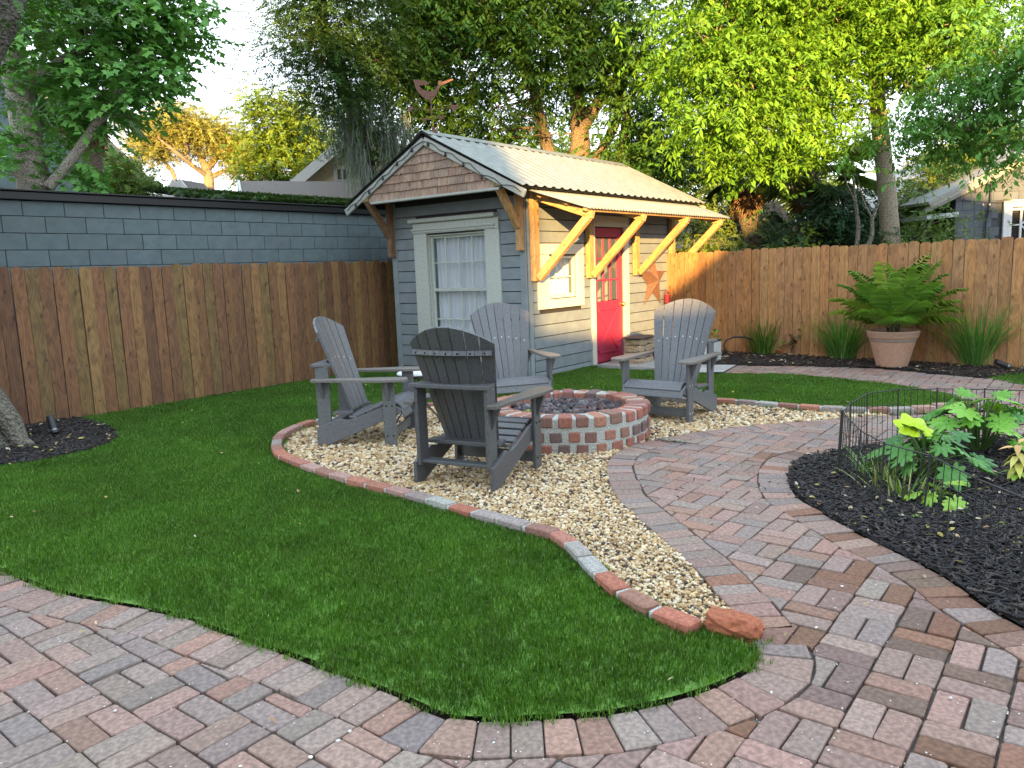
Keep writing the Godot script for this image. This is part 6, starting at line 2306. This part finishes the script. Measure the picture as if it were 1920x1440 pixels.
	# dark tree with glinting leaves, hung with moss
	var moss_tree = tree("live_oak", "dark dense tree hung with grey moss, left of the shed's gable", "tree", [[[Vector3(-3.00, 2.65, -17.75), Vector3(-3.05, 3.70, -17.74), Vector3(-3.11, 4.65, -17.22), Vector3(-3.30, 5.52, -16.68), Vector3(-3.45, 6.30, -16.14), Vector3(-3.58, 7.19, -16.11)], [0.22, 0.2, 0.17, 0.14, 0.11, 0.08]], [[Vector3(-3.16, 5.03, -16.91), Vector3(-2.64, 5.73, -16.79), Vector3(-2.28, 6.47, -16.85)], [0.1, 0.08, 0.05]]], [[Vector3(-3.56, 6.51, -15.80), 0.75, 0.9, 1.2], [Vector3(-3.93, 6.00, -15.51), 0.5, 0.9, 1.2], [Vector3(-3.32, 5.72, -15.86), 0.8, 0.9, 1.3], [Vector3(-3.74, 5.32, -15.76), 0.42, 0.8, 1.2], [Vector3(-2.88, 6.32, -16.25), 0.9, 0.9, 1.2], [Vector3(-4.24, 5.60, -15.43), 0.2, 0.8], [Vector3(-3.21, 5.02, -16.08), 0.45, 0.9, 1.2], [Vector3(-2.61, 5.79, -16.60), 0.8, 0.9, 1.2], [Vector3(-3.89, 4.31, -16.04), 0.16, 0.8], [Vector3(-3.61, 4.71, -16.00), 0.28, 0.8], [Vector3(-2.70, 5.07, -17.19), 0.65, 0.9, 1.0], [Vector3(-3.12, 4.52, -17.12), 0.5, 0.9, 0.8], [Vector3(-2.55, 4.21, -17.41), 0.55, 0.9, 0.8], [Vector3(-3.83, 7.21, -15.84), 0.7], [Vector3(-2.97, 7.41, -16.23), 1.0], [Vector3(-4.11, 6.55, -15.57), 0.3]], 2, 0.26, 100.0, Color(0.04, 0.10, 0.03), Color(0.09, 0.16, 0.028), 121, M.bark, Color(0.17, 0.14, 0.115), 0.28, 0.2)
	moss(moss_tree)
	# the big many-stemmed tree behind the shed
	tree("hickory_tree", "large many-stemmed tree with green feathery leaves right behind the shed's roof", "tree", [[[Vector3(1.74, 2.42, -18.92), Vector3(1.75, 3.67, -18.92), Vector3(1.83, 4.65, -18.91), Vector3(1.75, 5.62, -18.92), Vector3(1.71, 6.58, -18.92), Vector3(1.56, 7.87, -18.94)], [0.313, 0.272, 0.224, 0.163, 0.129, 0.095]], [[Vector3(1.33, 3.33, -19.15), Vector3(1.10, 4.22, -19.17), Vector3(0.89, 5.09, -19.18), Vector3(0.70, 5.91, -18.99), Vector3(0.27, 6.36, -18.80), Vector3(-0.39, 6.62, -18.60), Vector3(-0.99, 6.83, -18.47)], [0.187, 0.153, 0.136, 0.119, 0.102, 0.076, 0.051]], [[Vector3(0.73, 5.79, -18.99), Vector3(0.56, 6.63, -18.99), Vector3(0.50, 7.46, -18.99), Vector3(0.34, 8.40, -19.00)], [0.16, 0.14, 0.12, 0.08]], [[Vector3(1.83, 4.65, -18.91), Vector3(2.21, 5.23, -18.57), Vector3(2.61, 5.69, -18.31), Vector3(3.25, 6.13, -18.11)], [0.17, 0.14, 0.11, 0.06]], [[Vector3(2.00, 3.70, -19.30), Vector3(2.66, 4.79, -19.22), Vector3(2.86, 5.52, -19.19), Vector3(2.93, 6.36, -19.18)], [0.14, 0.11, 0.09, 0.05]], [[Vector3(2.62, 3.60, -18.62), Vector3(2.71, 4.08, -18.60), Vector3(2.82, 4.56, -18.59), Vector3(2.92, 5.27, -18.57)], [0.13, 0.11, 0.10, 0.07]]],
		[[Vector3(-1.85, 6.82, -18.11), 1.2, 0.9, 1.0], [Vector3(-0.77, 7.25, -18.18), 1.2], [Vector3(-1.44, 5.95, -18.34), 0.9, 0.8, 0.9], [Vector3(-0.50, 5.63, -18.59), 0.8, 0.8, 0.8], [Vector3(0.29, 6.88, -18.20), 1.1, 0.9, 0.8], [Vector3(1.35, 6.61, -18.15), 1.1, 0.9, 0.8], [Vector3(2.30, 6.88, -18.05), 1.2, 0.9, 0.9], [Vector3(-0.79, 4.87, -18.98), 0.9, 0.8, 0.8], [Vector3(-1.84, 5.11, -19.41), 0.9, 0.9, 0.9], [Vector3(0.22, 4.79, -19.40), 0.8, 0.8, 0.7], [Vector3(2.21, 5.97, -18.47), 0.9, 0.9, 0.7], [Vector3(3.24, 5.96, -18.11), 1.1, 0.9, 0.9], [Vector3(3.47, 4.80, -18.07), 1.0, 0.9, 0.9], [Vector3(3.02, 3.92, -18.35), 0.8, 0.9, 0.9], [Vector3(3.77, 3.70, -17.81), 0.8], [Vector3(0.33, 8.07, -18.40), 1.4], [Vector3(2.23, 8.07, -18.26), 1.4], [Vector3(-1.57, 7.96, -18.23), 1.3], [Vector3(-2.53, 6.08, -19.23), 0.8, 0.9, 0.9], [Vector3(1.35, 5.71, -20.46), 0.9, 0.9, 0.6], [Vector3(0.89, 4.01, -20.48), 0.7, 0.8, 0.6]],
		0, 0.37, 72.0, Color(0.035, 0.115, 0.022), Color(0.115, 0.23, 0.028), 131, M.bark, Color(0.30, 0.225, 0.145), 0.36, 0.28)
	# tall straight trunk with the bright hanging crown
	tree("hickory_tree", "tall straight grey trunk with drooping sunlit yellow-green leaves behind the right fence", "tree", [[[Vector3(7.44, 1.32, -15.06), Vector3(7.38, 2.13, -15.09), Vector3(7.29, 3.04, -15.14), Vector3(7.16, 4.14, -15.20), Vector3(7.07, 5.12, -15.24), Vector3(6.97, 6.08, -15.29), Vector3(6.91, 7.03, -15.31)], [0.205, 0.180, 0.160, 0.148, 0.131, 0.115, 0.090]], [[Vector3(7.03, 4.83, -15.26), Vector3(6.24, 4.98, -14.95), Vector3(5.34, 4.75, -14.66), Vector3(4.61, 4.28, -14.48)], [0.06, 0.05, 0.035, 0.015]], [[Vector3(7.07, 5.12, -15.24), Vector3(7.34, 4.57, -14.55), Vector3(7.80, 4.20, -13.97), Vector3(8.26, 3.73, -13.47)], [0.035, 0.028, 0.02, 0.01]], [[Vector3(6.97, 6.08, -15.29), Vector3(5.96, 6.05, -15.06), Vector3(4.96, 5.78, -15.00), Vector3(3.94, 5.32, -14.89)], [0.07, 0.055, 0.04, 0.015]], [[Vector3(6.92, 6.66, -15.31), Vector3(7.49, 6.12, -14.59), Vector3(7.90, 5.28, -13.91)], [0.07, 0.05, 0.02]]],
		[[Vector3(3.85, 5.70, -14.91), 0.95], [Vector3(3.57, 5.08, -14.98), 0.6, 0.8], [Vector3(4.25, 4.87, -14.59), 0.85, 0.9], [Vector3(4.90, 5.64, -14.81), 1.0], [Vector3(4.62, 4.09, -14.48), 0.72, 0.8, 1.1], [Vector3(3.90, 4.01, -14.69), 0.62, 0.7, 1.1], [Vector3(5.22, 4.74, -14.59), 0.85], [Vector3(5.90, 5.34, -14.87), 0.9], [Vector3(5.53, 3.80, -14.59), 0.62, 0.8], [Vector3(4.86, 3.49, -14.61), 0.5, 0.7], [Vector3(4.26, 3.51, -14.90), 0.4, 0.7], [Vector3(6.09, 4.38, -14.80), 0.6], [Vector3(6.55, 5.93, -15.04), 0.9], [Vector3(7.28, 5.53, -14.70), 1.0, 0.9, 1.0], [Vector3(7.44, 4.80, -14.39), 0.75], [Vector3(7.93, 5.34, -14.13), 0.9], [Vector3(6.77, 6.79, -15.16), 1.3], [Vector3(5.12, 6.59, -14.95), 1.2], [Vector3(3.99, 6.68, -15.08), 1.0], [Vector3(7.82, 6.32, -14.19), 1.2], [Vector3(6.35, 3.72, -14.90), 0.32, 0.8]],
		0, 0.34, 84.0, Color(0.085, 0.22, 0.022), Color(0.20, 0.38, 0.03), 141, M.bark_pale, Color(0.42, 0.36, 0.27), 0.30, 0.30)
	# shaded foliage hanging in from the right
	tree("maple_tree", "mid-green shaded foliage hanging at the upper right, over the grey house's roof", "tree", [[[Vector3(8.45, 2.02, -11.17), Vector3(8.27, 3.51, -11.29), Vector3(8.07, 4.63, -11.44)], [0.2, 0.17, 0.12]], [[Vector3(8.21, 3.89, -11.34), Vector3(7.53, 3.76, -11.33), Vector3(6.95, 3.45, -11.46), Vector3(6.50, 3.19, -11.60)], [0.06, 0.045, 0.03, 0.012]]], [[Vector3(7.14, 4.14, -11.34), 0.62, 0.9], [Vector3(6.88, 3.64, -11.50), 0.6, 0.8, 1.1], [Vector3(6.58, 3.58, -11.90), 0.5, 0.8, 1.1], [Vector3(7.12, 3.23, -11.11), 0.45, 0.7], [Vector3(6.57, 3.12, -12.14), 0.36, 0.7], [Vector3(6.33, 3.46, -12.49), 0.38, 0.8], [Vector3(6.78, 3.11, -11.67), 0.33, 0.7], [Vector3(7.22, 4.76, -11.29), 0.5, 0.8, 0.7], [Vector3(7.60, 4.05, -11.03), 0.9], [Vector3(7.05, 2.85, -10.92), 0.25, 0.6, 0.8]], 0, 0.30, 62.0, Color(0.08, 0.22, 0.045), Color(0.14, 0.31, 0.05), 151, M.bark, grey, 0.24, 0.25)
	# palms behind the right fence
	palm_tree("cabbage_palm", "brown-trunked palm with a skirt of dead fronds right behind the shed's awning", Vector3(5.22, 1.17, -16.70), Vector3(5.10, 3.14, -16.74), 0.20, 10, 0.9, 161, [[0.06, 0.12, 0.03], [0.09, 0.16, 0.03]], 12)
	palm_tree("fan_palm", "fan palm with big yellow-lit fronds between shed and tall trunk", Vector3(6.99, 0.63, -17.13), Vector3(6.76, 3.24, -17.22), 0.16, 12, 1.35, 163, [[0.20, 0.24, 0.06], [0.30, 0.31, 0.08], [0.09, 0.16, 0.05]], 3)
	# shrubs along and behind the right fence
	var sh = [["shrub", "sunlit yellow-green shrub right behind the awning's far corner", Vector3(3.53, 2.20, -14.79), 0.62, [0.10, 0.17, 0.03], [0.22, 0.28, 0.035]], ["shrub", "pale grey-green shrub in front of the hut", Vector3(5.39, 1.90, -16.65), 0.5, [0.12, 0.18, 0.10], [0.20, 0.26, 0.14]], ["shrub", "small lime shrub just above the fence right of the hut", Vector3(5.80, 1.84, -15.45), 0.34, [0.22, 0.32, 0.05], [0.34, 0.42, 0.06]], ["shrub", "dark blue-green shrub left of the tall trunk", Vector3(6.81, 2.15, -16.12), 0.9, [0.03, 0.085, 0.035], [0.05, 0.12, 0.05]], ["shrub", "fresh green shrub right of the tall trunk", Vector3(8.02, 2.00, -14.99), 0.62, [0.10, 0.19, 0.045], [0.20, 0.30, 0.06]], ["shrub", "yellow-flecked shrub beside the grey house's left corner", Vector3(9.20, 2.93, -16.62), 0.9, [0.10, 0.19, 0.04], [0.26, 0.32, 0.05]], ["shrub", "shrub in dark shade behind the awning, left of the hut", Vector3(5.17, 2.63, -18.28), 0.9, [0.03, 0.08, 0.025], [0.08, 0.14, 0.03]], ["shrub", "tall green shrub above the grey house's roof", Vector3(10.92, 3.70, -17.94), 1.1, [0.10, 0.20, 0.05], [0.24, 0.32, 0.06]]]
	for i in sh.size():
		var q = sh[i]
		var c = q[2] as Vector3
		var g = Vector3(c.x, 0, c.z)
		var bl = [[c, q[3]], [c + Vector3(q[3] * 0.7, -0.35, 0.2), q[3] * 0.8], [c + Vector3(-q[3] * 0.7, -0.3, 0.1), q[3] * 0.8], [c + Vector3(0.1, -0.9, 0.1), q[3] * 1.1], [c + Vector3(q[3] * 0.2, q[3] * 0.5, 0), q[3] * 0.5]]
		tree(q[0], q[1], "shrub", [[[g, g.lerp(c, 0.6), c], [0.05, 0.04, 0.02]]], bl, 3 if i % 2 else 4, 0.20 if q[3] < 0.7 else 0.28, 60.0, Color(q[4][0], q[4][1], q[4][2]), Color(q[5][0], q[5][1], q[5][2]), 200 + i, M.bark, grey, 0.2, 0.15, "shrubs behind the right fence")
	# bare pale stems in the gap
	for q in [["thin pale bare sapling left of the tall trunk", Vector3(6.75, 1.65, -15.06), Vector3(6.71, 2.56, -15.08), Vector3(6.66, 3.06, -15.10)], ["pale bare forked stem close by the tall trunk", Vector3(6.87, 1.64, -14.89), Vector3(6.94, 2.23, -14.86), Vector3(7.06, 2.62, -14.80)]]:
		var b = MB.new()
		b.col = Color(0.34, 0.31, 0.25)
		b.tube([q[1], (q[1] as Vector3).lerp(q[2], 0.5) + Vector3(0.05, 0, 0), q[2], q[3]], [0.05, 0.045, 0.035, 0.012], 7, 0.15)
		b.tube([q[2], (q[2] as Vector3) + Vector3(-0.18, 0.35, 0), (q[2] as Vector3) + Vector3(-0.3, 0.75, 0)], [0.025, 0.015, 0.006], 5)
		tag(obj(b, "bare_stem", M.bark), q[0], "sapling")
	# green wall of far trees closing the view
	rng.seed = 301
	var xs = []
	var cs = []
	for i in 17000:
		var a = rf(-0.95, 0.95)
		var r = rf(38.0, 50.0)
		var crest = 4.6 + 1.6 * sin(a * 9.0) + 1.1 * sin(a * 23.0 + 1.0) + (2.5 if a > -0.12 else -0.4)
		var p = Vector3(sin(a) * r, rf(0.0, 1.0) * crest, -cos(a) * r)
		xs.append(Transform3D(Basis.from_euler(Vector3(rf(-0.8, 0.3), rf(0, TAU), rf(-0.4, 0.4))).scaled(Vector3.ONE * rf(0.7, 1.4)), p))
		cs.append(jit(Color(0.07, 0.14, 0.03).lerp(Color(0.15, 0.22, 0.04), 0.5 + 0.5 * sin(p.x * 0.8) * sin(p.y * 1.3)), 0.25))
	tag(many(sprigs[3], M.leaf, xs, cs, self, "treeline"), "far green trees and shrubs closing the view behind the houses", "trees")

func moss(root: Node3D):
	rng.seed = 181
	var b = MB.new()
	for i in 7:
		var p = [Vector3(rf(-0.05, 0.05), 0, rf(-0.05, 0.05))]
		for k in 6:
			p.append(p[k] + Vector3(rf(-0.05, 0.05), -0.17, rf(-0.05, 0.05)))
		var side = Vector3(cos(i * 0.9), 0, sin(i * 0.9)) * 0.007
		for k in 6:
			b.face([p[k] - side, p[k] + side, p[k + 1] + side * 0.8, p[k + 1] - side * 0.8], Vector3(-side.z, 0, side.x), [Vector2.ZERO, Vector2.ZERO, Vector2.ZERO, Vector2.ZERO])
	var xs = []
	var cs = []
	for i in 150:
		var q = pick([[Vector3(-3.20, 4.53, -16.70), 0.35], [Vector3(-2.83, 5.10, -16.97), 0.4], [Vector3(-2.38, 4.76, -17.24), 0.45], [Vector3(-3.12, 4.15, -16.71), 0.25], [Vector3(-2.15, 4.23, -17.47), 0.3], [Vector3(-2.81, 3.86, -17.07), 0.3], [Vector3(-3.34, 4.95, -16.67), 0.25]])
		var c = (q[0] as Vector3) + Vector3(rng.randfn(), rng.randfn() * 0.8, rng.randfn()) * q[1] * 0.55
		var s = rf(0.35, 0.95)
		xs.append(Transform3D(Basis.from_euler(Vector3(0, rf(0, TAU), 0)).scaled(Vector3(1, s, 1)), c))
		cs.append(jit(Color(0.22, 0.26, 0.21), 0.25))
	many(b.mesh(), M.leaf, xs, cs, root, "spanish_moss")
